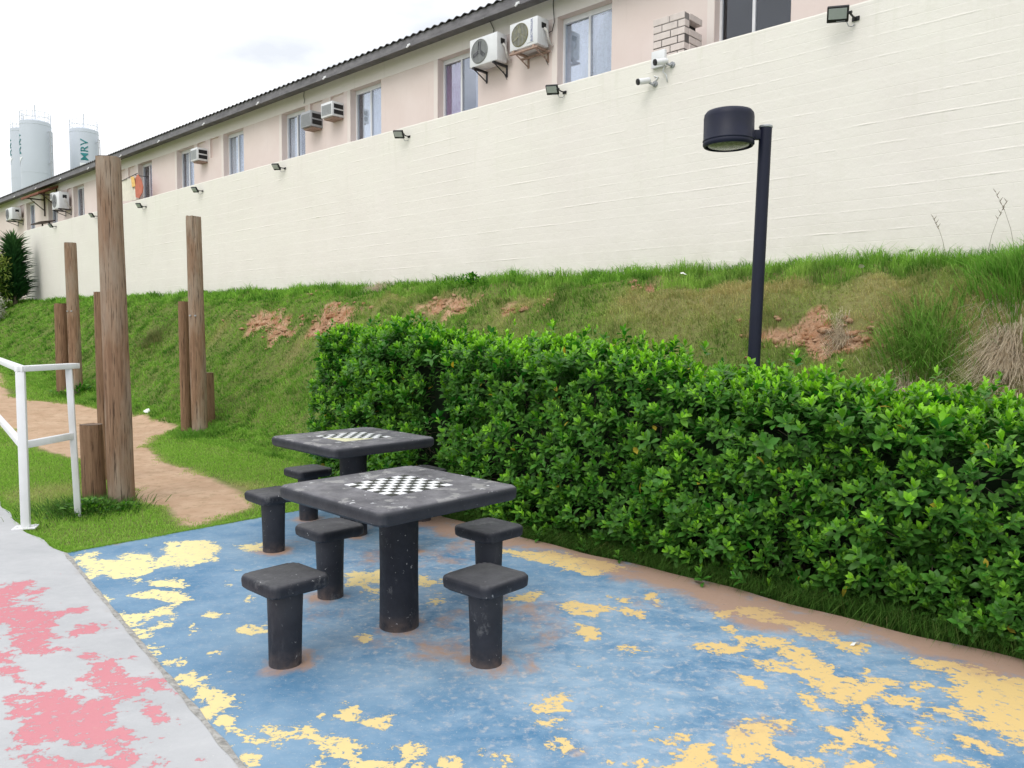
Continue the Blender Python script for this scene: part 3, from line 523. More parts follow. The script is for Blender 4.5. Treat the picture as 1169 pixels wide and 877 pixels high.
Ln=rng.uniform(.05,.12,len(D))*(1+.6*nv+.5*fine)*np.where(strip,rng.uniform(1.0,2.2,len(D)),1)
Ln*=np.where(S<8,1.0,.9)*(1+1.6*np.clip(fz-.12,0,1)); Ln=np.clip(Ln,.03,.26)
right=np.clip((7.5-S)/4,0,1); mid=np.clip((D-5.3)/.8,0,1)*np.clip((7.6-D)/.3,0,1)
dr=np.clip(blobs_sum(D,S,DATA['dry'])*.6+right*mid*.26+nv*(.12+.25*right)+fine*.2+np.clip(-fz-.15,0,1)*.5*mid+rng.normal(0,.15,len(D))-.05,0,.95); dr=np.where(strip,dr*.25,dr)
down=np.stack([-nn.x*np.ones(len(D)),-nn.y*np.ones(len(D)),np.full(len(D),-.25)],-1)
la=rng.uniform(0,2*np.pi,len(D)); lean=np.stack([np.cos(la),np.sin(la),np.zeros(len(D))],-1)*rng.uniform(.2,.8,len(D))[:,None]+down*np.where(strip,.1,.55)[:,None]
clump=np.clip(.5+fine*1.5+nv*.4-fz*.8+rng.normal(0,.2,len(D)),0,1)  # blade tone; darker patches stand for shadows and hollows in the mat
tag(blades('bank_grass',place(D,S,-.01),Ln,rng.uniform(.004,.0075,len(D))*near,lean,rng.uniform(.15,.6,len(D)),M['bank'],dr,rnd=clump),
    'rough uneven green and straw grass covering the bank below the cream wall','grass',kind='stuff')
# fringe under the hedge and along the foot of slab rim
n=17000; S=rng.uniform(-1.2,5.3,n); D=4.36+np.abs(rng.normal(0,.14,n)); D-= .05*np.array([noise.noise((a*3,0,0)) for a in S])
out_=np.stack([-nn.x*np.ones(n),-nn.y*np.ones(n),np.zeros(n)],-1)*rng.uniform(.0,1.0,n)[:,None]
la=rng.uniform(0,2*np.pi,n); lean=out_+np.stack([np.cos(la),np.sin(la),np.zeros(n)],-1)*.35
tag(blades('hedge_edge_grass',place(D,S),rng.uniform(.06,.26,n),rng.uniform(.003,.006,n),lean,rng.uniform(.2,.9,n),M['shade_grass'],np.clip(rng.normal(-.1,.2,n),0,.6)),
    'dark shaded grass fringe at the foot of the hedge','grass',kind='stuff')
n=8000; D=rng.uniform(1.80,4.3,n); S=5.925+.03*np.array([noise.noise((a*4,1,0))+.6*noise.noise((a*14,1,0)) for a in D])+np.abs(rng.normal(0,.03,n)); k=sdf(D,S,[DATA['path']])<.0; D=D[k];S=S[k]; n=len(D)
la=rng.uniform(0,2*np.pi,n); lean=np.stack([np.cos(la),np.sin(la),np.zeros(n)],-1)*.5-np.array([tt.x,tt.y,0])*.4
tag(blades('slab_edge_grass',place(D,S),rng.uniform(.02,.06,n),rng.uniform(.003,.006,n),lean,rng.uniform(.1,.5,n),M['lawn'],np.clip(rng.normal(0,.2,n),0,.7)),
    'uneven grass edge growing over the back edge of the blue floor','grass',kind='stuff')
n=8000; S=rng.uniform(5.9,13,n); D=edge_d(S)+.0+.03*np.array([noise.noise((a*4,1,0))+.6*noise.noise((a*14,1,0)) for a in S])+np.abs(rng.normal(0,.03,n))
la=rng.uniform(0,2*np.pi,n); lean=np.stack([np.cos(la),np.sin(la),np.zeros(n)],-1)*.5-np.array([nn.x,nn.y,0])*.35
tag(blades('path_edge_grass',place(D,S),rng.uniform(.02,.055,n),rng.uniform(.003,.006,n),lean,rng.uniform(.1,.5,n),M['lawn'],np.clip(rng.normal(-.1,.2,n),0,.7)),
    'uneven grass edge growing over the side of the grey painted path','grass',kind='stuff')
# crumbly clods of earth on the eroded spots and along the path
def clods():
    ico=bmesh.new(); bmesh.ops.create_icosphere(ico,subdivisions=2,radius=1); bv=np.array([v.co[:] for v in ico.verts]); bf=np.array([[v.index for v in f.verts] for f in ico.faces]); ico.free()
    V=[];F=[];k=0; so_=[];pa_=[]
    for d,s_,rr in DATA['soil']:
        for _ in range(34):
            D_=d+rng.normal(0,rr*.35); S_=s_+rng.normal(0,rr*.5*(1+.08*max(s_,0))); sz=rng.uniform(.007,.028)*(1+.04*max(s_,0)) if rng.random()<.9 else rng.uniform(.03,.055)
            z=float(gz_(np.array([D_]),np.array([S_]))[0]); c=np.array(W(S_,D_,z+sz*.1)); sc=np.array([rng.uniform(.7,1.4),rng.uniform(.7,1.4),rng.uniform(.45,.9)])*sz; o_=rng.uniform(0,50)
            q=bv*np.array([1+.38*noise.noise(Vector(b)*1.6+Vector((o_,0,0))) for b in bv])[:,None]*sc+c; V.append(q);F.append(bf+k);k+=len(bv)
    V=np.concatenate(V);F=np.concatenate(F); me=fast_mesh('soil_clods',V,F.ravel(),np.full(len(F),3),{'soil':np.full(len(V),1.),'path':np.zeros(len(V)),'dry':np.zeros(len(V))})
    tag(link('soil_clods',me,M['soil']),'crumbled lumps of reddish earth on the bare eroded spots of the bank','soil',kind='stuff')
clods()
# tufts: things of their own
def tuft(label,d,s,rad,n,ln,wd,m_,dry=0,drop=0,name='grass_tuft',group=None,zo=0):
    a=rng.uniform(0,2*np.pi,n); r=np.abs(rng.normal(0,rad*.55,n)); D=d+r*np.cos(a); S=s+r*np.sin(a)
    P=place(D,S,-.01+zo); base=W(s,d,float(gz_(np.array([d]),np.array([s]))[0])); P=P-np.array(base)
    ow=np.stack([(D-d)*nn.x+(S-s)*tt.x,(D-d)*nn.y+(S-s)*tt.y,np.zeros(n)],-1)/max(rad,.01)
    lean=ow*.7+rng.normal(0,.25,(n,3))*np.array([1,1,0])+np.array([-nn.x,-nn.y,-.3])*drop
    o=blades(name,P,rng.uniform(.45,1,n)*ln,rng.uniform(.7,1.2,n)*wd,lean,rng.uniform(.05,.55+drop*.5,n),m_,np.clip(rng.normal(dry,.15,n),0,1))
    o.location=base; return tag(o,label,'grass tuft' if 'tuft' in name else 'plant',group)
G_='tufts of long grass on the bank'
tuft('tall bright green grass tuft at the right edge of the bank near the cream wall',7.25,1.36,.36,2600,.36,.008,M['lush'],.05,group=G_)
tuft('wide green grass tuft on the bank left of the dead grass clump',6.75,1.90,.30,1900,.34,.009,M['lush'],.12,.3,group=G_)
tuft('clump of dead straw grass hanging over the bank edge at the far right',6.70,1.33,.24,3000,.18,.005,M['dead'],.2,1.2,name='dead_grass_tuft',group=G_,zo=.02)
tuft('smaller dead straw clump low on the bank just behind the hedge',6.35,1.95,.22,1300,.22,.005,M['dead'],.2,.8,name='dead_grass_tuft',group=G_,zo=.03)
tuft('dry brown grass overhang above the bare red soil behind the lamp post',6.80,2.58,.10,700,.13,.004,M['dead'],.2,1.0,name='dead_grass_tuft',group=G_,zo=.04)
tuft('dry brown tussock on the crest of the bank against the cream wall',7.75,10.3,.16,700,.16,.008,M['dead'],.1,.4,name='dead_grass_tuft',group=G_,zo=.04)
tuft('long dark grass around the foot of the big near wooden post',2.38,7.33,.36,3000,.15,.008,M['shade_grass'],.0,group='weeds at the feet of the wooden posts')
tuft('grass around the foot of the middle wooden posts',5.1,11.0,.30,1500,.17,.010,M['lush'],.0,group='weeds at the feet of the wooden posts')
tuft('grass around the foot of the farthest wooden posts',5.15,16.4,.34,1100,.2,.016,M['lush'],.0,group='weeds at the feet of the wooden posts')
tuft('dark scrubby weed clump on the bank between the near and middle posts',6.5,15.9,.34,900,.26,.012,M['shade_grass'],.5,.2,name='weed',group='weeds on the bank')
tuft('weed standing upright against the cream wall above the hedge',7.82,7.35,.10,80,.30,.012,M['lush'],.0,name='weed',group='weeds on the bank')
# tall thin seed stalks at right
for i,(s,d,h,lab) in enumerate(((2.05,7.8,.42,'thin dry seed stalk in front of the wall, leftmost of four at the right'),(1.72,7.75,.55,'tall thin seed stalk in front of the wall, second from left of four'),(1.50,7.7,.62,'tallest thin seed stalk in front of the wall above the bright green tuft'),(1.25,7.7,.5,'drooping seed stalk in front of the wall at the very right edge'))):
    b=B(); z0=float(gz_(np.array([d]),np.array([s]))[0]); pts=[Vector((.0+.25*h*(q**2)*(-1)**i,.05*q,h*q)) for q in (0,.25,.5,.75,1)]
    b.tube(pts,[.002,.002,.0017,.0014,.001],5)
    for q in range(7):
        c=pts[3].lerp(pts[4],q/6); b.tube([c,c+Vector((.02*(-1)**q,.0,.03))],[.004,.001],4)
    o=b.build('seed_stalk',M['twig']); o.location=W(s,d,z0); o.rotation_euler=(0,0,RZ); tag(o,lab,'plant','dry seed stalks')

# ------------------------------------------------------------------ leaves
LT=np.array([[0,0,0],[.32,0,.05],[.66,0,.06],[1,0,-.02],[.32,-.19,.09],[.32,.19,.09],[.66,-.23,.10],[.66,.23,.10]],float)
LF=[[0,1,4],[0,5,1],[4,1,2,6],[1,5,7,2],[6,2,3],[2,7,3]]
def leaves(name,P,dirs,ups,size,mat_,parent=None,rnd=None,tip=None,yel=None,wid=1.0,curl=1.0):
    n=len(P); x=dirs/np.linalg.norm(dirs,axis=1)[:,None]; y=np.cross(ups,x); y/=np.linalg.norm(y,axis=1)[:,None]+1e-9; z=np.cross(x,y)
    T=LT*np.array([1,wid,curl]); V=P[:,None,:]+size[:,None,None]*(T[None,:,0,None]*x[:,None,:]+T[None,:,1,None]*y[:,None,:]+T[None,:,2,None]*z[:,None,:])
    b=np.arange(n)[:,None]*8; F=np.concatenate([b+np.array([f]) for f in LF],1).ravel()
    z_=np.zeros(n); at={'rnd':np.repeat(rng.random(n) if rnd is None else rnd,8),'tip':np.repeat(z_ if tip is None else tip,8),'dry':np.repeat(z_ if yel is None else yel,8)}
    return link(name,fast_mesh(name,V.reshape(-1,3),F,np.tile([len(f) for f in LF],n),at,smooth=True),mat_,parent)
def broad_weed(label,d,s_,rad,n,size,h):
    z=float(gz_(np.array([d]),np.array([s_]))[0]); o=W(s_,d,z); a=rng.uniform(0,6.283,n); q=np.abs(rng.normal(0,rad*.55,n)); hh=rng.uniform(.01,h,n)*np.clip(1.2-q/rad,.2,1)
    P=np.stack([q*np.cos(a),q*np.sin(a),hh],-1); D_=np.stack([np.cos(a+rng.normal(0,.8,n)),np.sin(a+rng.normal(0,.8,n)),rng.uniform(.1,.9,n)],-1)
    root=thing('weed',label,'plant',o,0,'weeds at the feet of the wooden posts'); leaves('foliage',P,D_,np.tile([0,0,1.],(n,1))+rng.normal(0,.2,(n,3)),rng.uniform(.6,1.2,n)*size,M['leaf'],root,tip=np.clip(rng.normal(.15,.2,n),0,1)); return root
broad_weed('dark broad-leaved weed between the white railing and the big near post',2.36,7.22,.30,520,.05,.11)
broad_weed('low leafy weed at the right foot of the big near post',2.62,7.10,.16,160,.04,.06)
broad_weed('dark leafy weed around the farthest wooden posts',5.2,16.1,.3,260,.08,.16)
broad_weed('leafy weed climbing at the foot of the cream wall above the hedge',7.75,8.1,.35,240,.07,.16)
def hedge(label,s0,s1,n_sh,base,notch=None):
    """clipped hedge; cross-section runs front foot -> front -> top -> back"""
    def H_(s): return np.interp(s,[-2,.8,1.5,2.2,3.3,5,6.0,7.1],[1.02,1.08,1.14,1.20,1.38,1.44,1.50,1.55])
    def section(s,u):
        # u 0..1 around; returns d,z,normal(d,z)
        h=float(H_(s)); f,bk=4.43,5.42; r=.16; l1=h-.12-r; l2=math.pi*r/2; l3=bk-f-2*r; tot=l1+l2+l3+l2+.55; q=u*tot
        if q<l1: return f-.05*math.sin(math.pi*q/l1),.07+q,(-1,.05)
        q-=l1
        if q<l2: a=q/r; return f+r-r*math.cos(a),h-r+r*math.sin(a),(-math.cos(a),math.sin(a))
        q-=l2
        if q<l3: return f+r+q,h,(0,1)
        q-=l3
        if q<l2: a=q/r; return bk-r+r*math.sin(a),h-r+r*math.cos(a),(math.sin(a),math.cos(a))
        q-=l2; return bk,h-r-q,(1,0)
    P=[];Nn=[];sh=[]
    for i in range(n_sh):
        endp = rng.random()<(.10 if s1>6 else .03)
        if endp:
            s=s1; dd=rng.uniform(4.5,5.4); zz=rng.uniform(.12,float(H_(s1))-.05); nd,nz_=0,0; nv_=Vector(tt)
        else:
            s=rng.uniform(s0,s1); u=rng.random()**.92*.93; dd,zz,(nd,nz_)=section(s,u); nv_=nn*nd+Vector((0,0,nz_))
        es=min(1,(s1-s)/.22) if s1>6 else min(1,(s1-s)/.12+.1)
        if not endp and es<1: # rounded end
            k_=1-math.sqrt(max(0,1-(1-es)**2)); dd+= (4.95-dd)*k_*.35; zz-=k_*.12
        p=W(s,dd,zz); q=p*2.2; b_=.10*noise.noise(p*1.5+Vector((3,3,3)))+.085*noise.noise(q)+.05*noise.noise(p*5.5)
        inner=rng.random()<.34
        depth_=-rng.uniform(.07,.22) if inner else rng.normal(0,.024)+.01+(rng.exponential(.045) if rng.random()<.22 else 0)
        if notch and abs(s-notch)<.10 and nd<0 : depth_-=.20*(1-abs(s-notch)/.10)
        p=p+nv_*(b_+depth_)
        gap=noise.noise(p*4.0+Vector((7,1,3)))
        if not inner and gap<-.38: p=p-nv_*.12
        P.append(p);Nn.append(nv_);sh.append(inner)
    P=np.array(P);Nn=np.array([tuple(v) for v in Nn]);sh=np.array(sh)
    root=thing('hedge',label,'hedge',W((s0+s1)/2,4.9,0)); off=np.array(root.location)
    ax=Nn*rng.uniform(.35,.9,(len(P),1))+np.array([0,0,1])*rng.uniform(.5,1.0,(len(P),1))+rng.normal(0,.3,(len(P),3)); ax/=np.linalg.norm(ax,axis=1)[:,None]
    e1=np.cross(ax,np.array([.3,.5,.8])); e1/=np.linalg.norm(e1,axis=1)[:,None]; e2=np.cross(ax,e1); ph0=rng.uniform(0,6.28,len(P))
    LP=[];LD=[];LU=[];LS=[];LR=[];LTp=[];LY=[]
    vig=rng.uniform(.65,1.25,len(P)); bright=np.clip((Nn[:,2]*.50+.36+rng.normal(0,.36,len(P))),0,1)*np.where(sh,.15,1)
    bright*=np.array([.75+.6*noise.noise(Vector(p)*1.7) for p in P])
    nl=10
    for j in range(nl):
        f=j/(nl-1); th=np.radians(22+58*f)+rng.normal(0,.16,len(P)); ph=ph0+j*2.4+rng.normal(0,.15,len(P))
        d_=ax*np.cos(th)[:,None]+(e1*np.cos(ph)[:,None]+e2*np.sin(ph)[:,None])*np.sin(th)[:,None]
        d_[:,2]-=.10*f
        LP.append(P-ax*(.085*f)[...,None] if False else P-ax*(.085*f)); LD.append(d_); LU.append(ax+rng.normal(0,.12,ax.shape))
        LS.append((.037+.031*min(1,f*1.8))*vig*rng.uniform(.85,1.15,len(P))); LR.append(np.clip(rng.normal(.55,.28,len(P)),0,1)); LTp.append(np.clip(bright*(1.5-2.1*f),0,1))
        LY.append((rng.random(len(P))<.0016*(1+2*f)).astype(float))
    P_=np.concatenate(LP)-off
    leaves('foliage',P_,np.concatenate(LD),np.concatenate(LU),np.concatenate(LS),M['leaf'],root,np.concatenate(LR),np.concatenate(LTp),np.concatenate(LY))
    # woody stems and twigs
    b=B()
    for i in range(int((s1-s0)*26)):
        s=rng.uniform(s0+.1,s1-.1); d=rng.uniform(4.75,5.15); p=W(s,d,-.02); hh=float(H_(s)); q=W(s+rng.normal(0,.12),rng.uniform(4.52,5.3),rng.uniform(.55,.95)*hh)
        mpt=p.lerp(q,.5)+Vector(rng.normal(0,.05,3)); b.tube([p-Vector(off),mpt-Vector(off),q-Vector(off)],[.009,.006,.003],5)
        for _ in range(3):
            a_=p.lerp(q,rng.uniform(.25,.9)); c_=W(s+rng.normal(0,.18),4.46+rng.uniform(0,.15),a_.z+rng.uniform(-.05,.28)); b.tube([a_-Vector(off),a_.lerp(c_,.5)+Vector(rng.normal(0,.02,3))-Vector(off),c_-Vector(off)],[.004,.003,.002],4)
    b.build('branches',M['twig'],root)
    # solid core, its near-black green standing for the shade inside the hedge
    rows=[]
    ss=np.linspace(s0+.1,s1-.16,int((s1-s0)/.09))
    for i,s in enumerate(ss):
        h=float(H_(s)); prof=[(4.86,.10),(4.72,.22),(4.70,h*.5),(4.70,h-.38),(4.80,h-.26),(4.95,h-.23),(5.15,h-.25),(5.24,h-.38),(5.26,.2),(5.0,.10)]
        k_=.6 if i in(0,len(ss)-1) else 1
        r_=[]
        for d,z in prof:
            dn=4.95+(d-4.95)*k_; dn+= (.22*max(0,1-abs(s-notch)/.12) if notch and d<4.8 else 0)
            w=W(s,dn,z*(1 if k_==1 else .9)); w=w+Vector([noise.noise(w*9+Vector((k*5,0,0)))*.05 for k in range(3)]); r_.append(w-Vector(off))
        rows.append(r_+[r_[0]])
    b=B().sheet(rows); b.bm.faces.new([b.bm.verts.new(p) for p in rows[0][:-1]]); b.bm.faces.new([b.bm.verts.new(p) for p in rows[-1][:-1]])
    b.build('shade_core',M['core'],root,smooth=True)
    return root
hedge('long clipped green hedge running from the nearer chess table to the right edge',-1.6,5.06,8600,None)
hedge('shorter end section of the green hedge behind the far chess table',5.24,7.02,2900,None)

# ------------------------------------------------------------------ concrete chess tables and stools
def rounded_slab(b,h,z0,z1,rc,bev,M_=None,n=8):
    bm=bmesh.new(); pts=[]
    for qx,qy,a0 in ((1,1,0),(-1,1,90),(-1,-1,180),(1,-1,270)):
        for k in range(n+1):
            a=R(a0+90*k/n); pts.append((qx*(h-rc)+rc*math.cos(a),qy*(h-rc)+rc*math.sin(a)))
    rows=[]
    prof=[(bev*.7,z0),(0.002,z0+bev*.6),(0,z0+(z1-z0)*.55)]+[(bev*(1-math.sin(R(x))),z1-bev+bev*math.sin(R(90))*math.sin(R(x*1.0))*1.0 if False else z1-bev*(1-math.sin(R(90-0))*math.cos(R(90-x)))) for x in ()]
    for a in (0,22,45,68,90): prof.append((bev*(1-math.cos(R(a))),z1-bev+bev*math.sin(R(a))))
    for ins,z in prof:
        rows.append([bm.verts.new((x-(ins if x>0 else -ins)*min(1,abs(x)/(h*.5)),y-(ins if y>0 else -ins)*min(1,abs(y)/(h*.5)),z+.0015*math.sin(i*1.7)+.002*noise.noise((x*9,y*9,z*9)))) for i,(x,y) in enumerate(pts)])
    for a,c in zip(rows,rows[1:]):
        m_=len(a)
        for i in range(m_): bm.faces.new((a[i],a[(i+1)%m_],c[(i+1)%m_],c[i]))
    bm.faces.new(rows[0][::-1]); bm.faces.new(rows[-1])
    if M_ is not None: bm.transform(M_)
    b.add(bm)
def chess_table(label,c,ang,topm,worn):
    t=thing('chess_table',label,'table',(c.x,c.y,.004),ang,'concrete chess tables')
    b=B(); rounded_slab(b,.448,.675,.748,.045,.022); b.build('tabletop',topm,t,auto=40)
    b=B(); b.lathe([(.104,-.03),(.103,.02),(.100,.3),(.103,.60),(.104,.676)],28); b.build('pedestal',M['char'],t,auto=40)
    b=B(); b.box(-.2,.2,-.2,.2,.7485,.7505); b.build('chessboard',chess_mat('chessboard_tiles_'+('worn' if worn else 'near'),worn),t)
    return t
chess_table('near black concrete chess table with a full chequered board, standing between four square stools',c1,ang,M['top1'],False)
chess_table('far black concrete chess table by the hedge with a worn half-missing chequered board',c2,ang2,M['top2'],True)
SL=['black concrete stool nearest at the left, its seat edge speckled with white paint','black concrete stool left of the nearer table pedestal, seat partly under the tabletop','black concrete stool nearest at the right, standing in front of another stool',
'black concrete stool right of the nearer table, close to the hedge behind another stool','black concrete stool farthest left, seat just touching the outline of the nearer tabletop','black concrete stool on the grass side of the far chess table, left of its pedestal',
'black concrete stool between the far chess table and the hedge','black concrete stool hidden behind the pedestal of the nearer chess table']
proto=None
for i,((p,a),lab) in enumerate(zip(SP,SL)):
    if proto is None:
        o=proto=thing('stool',lab,'stool',(0,0,0),0,'concrete stools around the chess tables')
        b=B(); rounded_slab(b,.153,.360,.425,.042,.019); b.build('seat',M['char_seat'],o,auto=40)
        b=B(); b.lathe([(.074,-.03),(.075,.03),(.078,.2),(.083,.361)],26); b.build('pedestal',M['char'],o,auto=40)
    else: o=copy_tree(proto)
    o['label']=lab; o.location=(p.x,p.y,.004); o.rotation_euler=(R(rng.normal(0,.5)),R(rng.normal(0,.5)),a)

# ------------------------------------------------------------------ wooden posts
def post(label,x,y,h,r,mt,lean=(0,0),notch=False,z0=None,bolts=False):
    d,s=ds_of(x,y); z=float(gz_(np.array([d]),np.array([s]))[0]) if z0 is None else z0
    t=thing('wooden_post',label,'wooden post',(x,y,z-.05),0,'upright timber posts on the grass')
    seed=x*7+y*3; bm=bmesh.new(); rows=[]; n=28; K=int(h/.09)+2
    for k in range(K+1):
        zz=(h+.05)*k/K; f=k/K; rr=r*(1.04-.08*f)
        row=[]
        for i in range(n):
            a=2*math.pi*i/n; q=rr*(1+.035*noise.noise((math.cos(a)*1.5+seed,math.sin(a)*1.5,zz*1.3))+.02*noise.noise((math.cos(a)*6,math.sin(a)*6+seed,zz*.6)))
            if notch and f>.9 and abs(a-math.pi*1.62)<.13: q*=.80
            if k==K: q*=.97
            row.append(bm.verts.new((q*math.cos(a)+lean[0]*zz,q*math.sin(a)+lean[1]*zz,zz+(.012*noise.noise((math.cos(a)*2,math.sin(a)*2,seed)) if k==K else 0))))
        rows.append(row)
    for a_,b_ in zip(rows,rows[1:]):
        for i in range(n): bm.faces.new((a_[i],a_[(i+1)%n],b_[(i+1)%n],b_[i]))
    bm.faces.new(rows[0][::-1]); b=B(); b.add(bm); b.build('trunk',mt,t,auto=60)
    e=B(); bm=bmesh.new(); top=[bm.verts.new((v[0],v[1],v[2])) for v in [((r*.93)*math.cos(2*math.pi*i/n)+lean[0]*(h+.05),(r*.93)*math.sin(2*math.pi*i/n)+lean[1]*(h+.05),h+.05) for i in range(n)]]; 
    cc=bm.verts.new((lean[0]*(h+.05),lean[1]*(h+.05),h+.053))
    for i in range(n): bm.faces.new((top[i],top[(i+1)%n],cc))
    e.add(bm); e.build('end_grain',M['wood_end'],t)
    if bolts:
        for q in (-.045,.03):
            bb_=B(); zb=h*.565; bb_.cyl((lean[0]*zb+q,-r*.9,zb),(lean[0]*zb+q,-r-.02,zb),.012,n=10); bb_.build('bolt',M['galv'],t)
    return t
post('big near wooden post, the tallest in the photo, beside the white railing',-3.555,7.10,3.09,.108,M['wood'],(-.012,0))
post('short thick wooden stump leaning against the foot of the big near post',-3.845,7.18,.70,.100,M['wood_short'],(-.02,.0))
post('thin brown wooden post half hidden behind the big near post',-4.24,8.15,1.95,.062,M['wood_short'],(-.004,0))
post('middle tall wooden post with two bolts, right of the dirt path bend',-4.52,11.35,3.11,.108,M['wood'],(-.010,0),True,bolts=True)
post('thin brown wooden post close behind the left side of the middle tall post',-4.82,11.60,1.93,.075,M['wood_short'],(-.004,0))
post('short wooden stump at the right foot of the middle tall post',-4.52,11.70,.72,.082,M['wood_short'],(-.004,0))
post('farthest tall wooden post near the left end of the wall',-8.26,14.9,2.82,.108,M['wood'],(-.012,0),bolts=True)
post('brown wooden post standing left of the farthest tall post',-8.56,15.0,1.72,.118,M['wood_short'],(-.004,0))

# ------------------------------------------------------------------ white railing
t=thing('railing','white painted metal railing with two posts at the left edge beside the grey path','railing',(-3.77,6.03,.008))
O=Vector((-3.77,6.03,.008))
p1=Vector((-3.77,6.03,0)); p2=Vector((-3.635,6.52,0)); p0=Vector((-6.2,9.25,0))
def bar(name,a,b_,w,h_,parent):
    a=a-O; b_=b_-O; d=(b_-a).normalized(); L_=(b_-a).length; q=d.to_track_quat('X','Z').to_matrix().to_4x4()
    return B().box(0,L_,-w/2,w/2,-h_/2,h_/2,Matrix.Translation(a)@q,bev=.005).build(name,M['white_paint'],parent,auto=40)
def vpost(p,w,h,parent,zb=0,lx=0):
    M_=Matrix.Translation((p.x-O.x,p.y-O.y,0))@Matrix.Rotation(R(20),4,'Z')@Matrix.Shear('XY',4,(lx,0))
    o=B().box(-w/2,w/2,-w/2,w/2,zb,h,M_,bev=.005).build('post',M['white_paint'],parent,auto=40); return o
vpost(p1,.060,1.215,t); vpost(p2,.048,1.215,t,-.03,-.028)
bar('top_rail',p1+Vector((-.005,-.02,1.245)),p2+Vector((-.015,.07,1.245)),.075,.045,t); bar('top_rail',p0+Vector((0,0,1.245)),p1+Vector((.02,-.02,1.246)),.06,.045,t)
bar('middle_rail',p1+Vector((0,0.03,.655)),p2+Vector((-.02,-.02,.665)),.045,.055,t); bar('middle_rail',p0+Vector((0,0,.67)),p1+Vector((-.02,.02,.655)),.045,.05,t)
b=B(); b.box(-.085,.075,-.06,.07,.0,.008,Matrix.Rotation(R(18),4,'Z')); b.cyl((-.055,-.03,.008),(-.055,-.03,.020),.009,n=8); b.cyl((.05,.04,.008),(.05,.04,.02),.009,n=8); b.build('base_plate',M['white_paint'],t)

# ------------------------------------------------------------------ lamp post
t=thing('lamp_post','dark blue-black lamp post with a drum-shaped head rising behind the hedge','lamp post',(1.80,5.96,.25))
M['lamp']=simple('lamp_paint',(.008,.010,.026),.5,.15,8,.3)
o=Vector((1.80,5.96,.25)); px=lambda x,z:Vector((x-1.80,0,z-.25))
B().cyl(px(1.80,.15),px(1.872,3.075),.046,.046,24).build('pole',M['lamp'],t,auto=40)
B().cyl(px(1.872,3.07),px(1.8725,3.088),.050,.050,24,bev=.004).build('pole_cap',M['galv'],t,auto=40)
arm=B().box(-.06,.07,-.022,.022,-.035,.035,Matrix.Translation(px(1.80,3.02))@Matrix.Rotation(R(0),4,'Y'),bev=.006); arm.build('arm',M['lamp'],t,auto=40)
hd=Matrix.Translation(px(1.598,0))@Matrix.Diagonal((.95,.95,1,1))
b=B(); b.lathe([(.0,3.198),(.12,3.196),(.172,3.186),(.188,3.166),(.192,3.14),(.1925,2.985),(.197,2.98),(.1975,2.972),(.193,2.967),(.196,2.958),(.196,2.945),(.186,2.932),(.176,2.932),(.176,2.95)],56,hd); hh=b.build('lamp_head',M['lamp'],t,auto=50)
m=mat('diffuser_glass'); tq=NT(m); oo=tq.obj(); cq=tq.mix(tq.ramp(tq.noise(60,3,.6,oo),.35,.65),(.10,.12,.075),(.22,.25,.17)); tq.pbr(cq,.18,.6,tq.bump(tq.noise(120,2,.5,oo),.5,.003))  # green reflection of the hedge is put into the glass colour
b=B(); b.lathe([(.1755,2.950),(.15,2.936),(.10,2.928),(.0,2.925)],48,hd); b.build('diffuser',m,hh,smooth=True)

# ------------------------------------------------------------------ retaining wall
t=wthing('retaining_wall','tall cream painted block wall standing on top of the grass bank','wall',12,8,0)
b=B(); sx=np.arange(-7,29.71,.1)
def topz(s): return 4.745+.004*noise.noise((s*3,0,0))+.004*noise.noise((s*11,2,0))
rows=[[Vector((s-12,0,z if z<4.7 else topz(s))) for s in sx] for z in (1.2,3.0,4.72,4.75)]
rows[2]=[Vector((s-12,0,4.73)) for s in sx]
rows[3]=[Vector((s-12,-.004,topz(s))) for s in sx]
rows+= [[Vector((s-12,-.19,topz(s)-.003)) for s in sx],[Vector((s-12,-.2,4.7)) for s in sx],[Vector((s-12,-.2,1.2)) for s in sx]]
b.sheet(rows); b.bm.faces.new([b.bm.verts.new(r[-1]) for r in rows]); b.bm.faces.new([b.bm.verts.new(r[0]) for r in rows])
b.build('blockwork',M['wall'],t)

# ------------------------------------------------------------------ apartment building
bt=wthing('apartment_building','long single row of pink and cream apartments with a grey roof behind the cream wall','building',14,9,0)
def LV(s,d,z): return Vector((s-14,-(d-9),z))
WIN=[(1.55,2.55),(4.10,5.08),(6.65,7.62),(9.28,10.25),(11.81,12.76),(14.34,15.24),(16.88,17.83),(19.38,20.34),(21.89,22.80),(24.44,25.36),(27.04,28.0),(29.6,30.52),(32.0,32.97),(37.0,38.0),(39.5,40.5)]
NI=[(12.98,13.42),(13.71,14.15),(18.06,18.50),(18.74,19.17),(23.1,23.5),(23.75,24.15),(28.2,28.6),(28.9,29.3),(33.3,33.75),(34.0,34.4)]
S0,S1,Z0,Z1,ZH=-8.,46.,1.5,6.52,6.112
sb_=sorted(set([S0,S1]+[x for w in WIN for x in w]+[x for w in NI for x in w])); zb_=[Z0,4.9,5.66,ZH]
def cell(s,z):
    for a,b_ in WIN:
        if a<s<b_ and 4.9<z<ZH: return None
    for a,b_ in NI:
        if a<s<b_ and 5.66<z<ZH: return 9.045
    return 9.0
b=B()
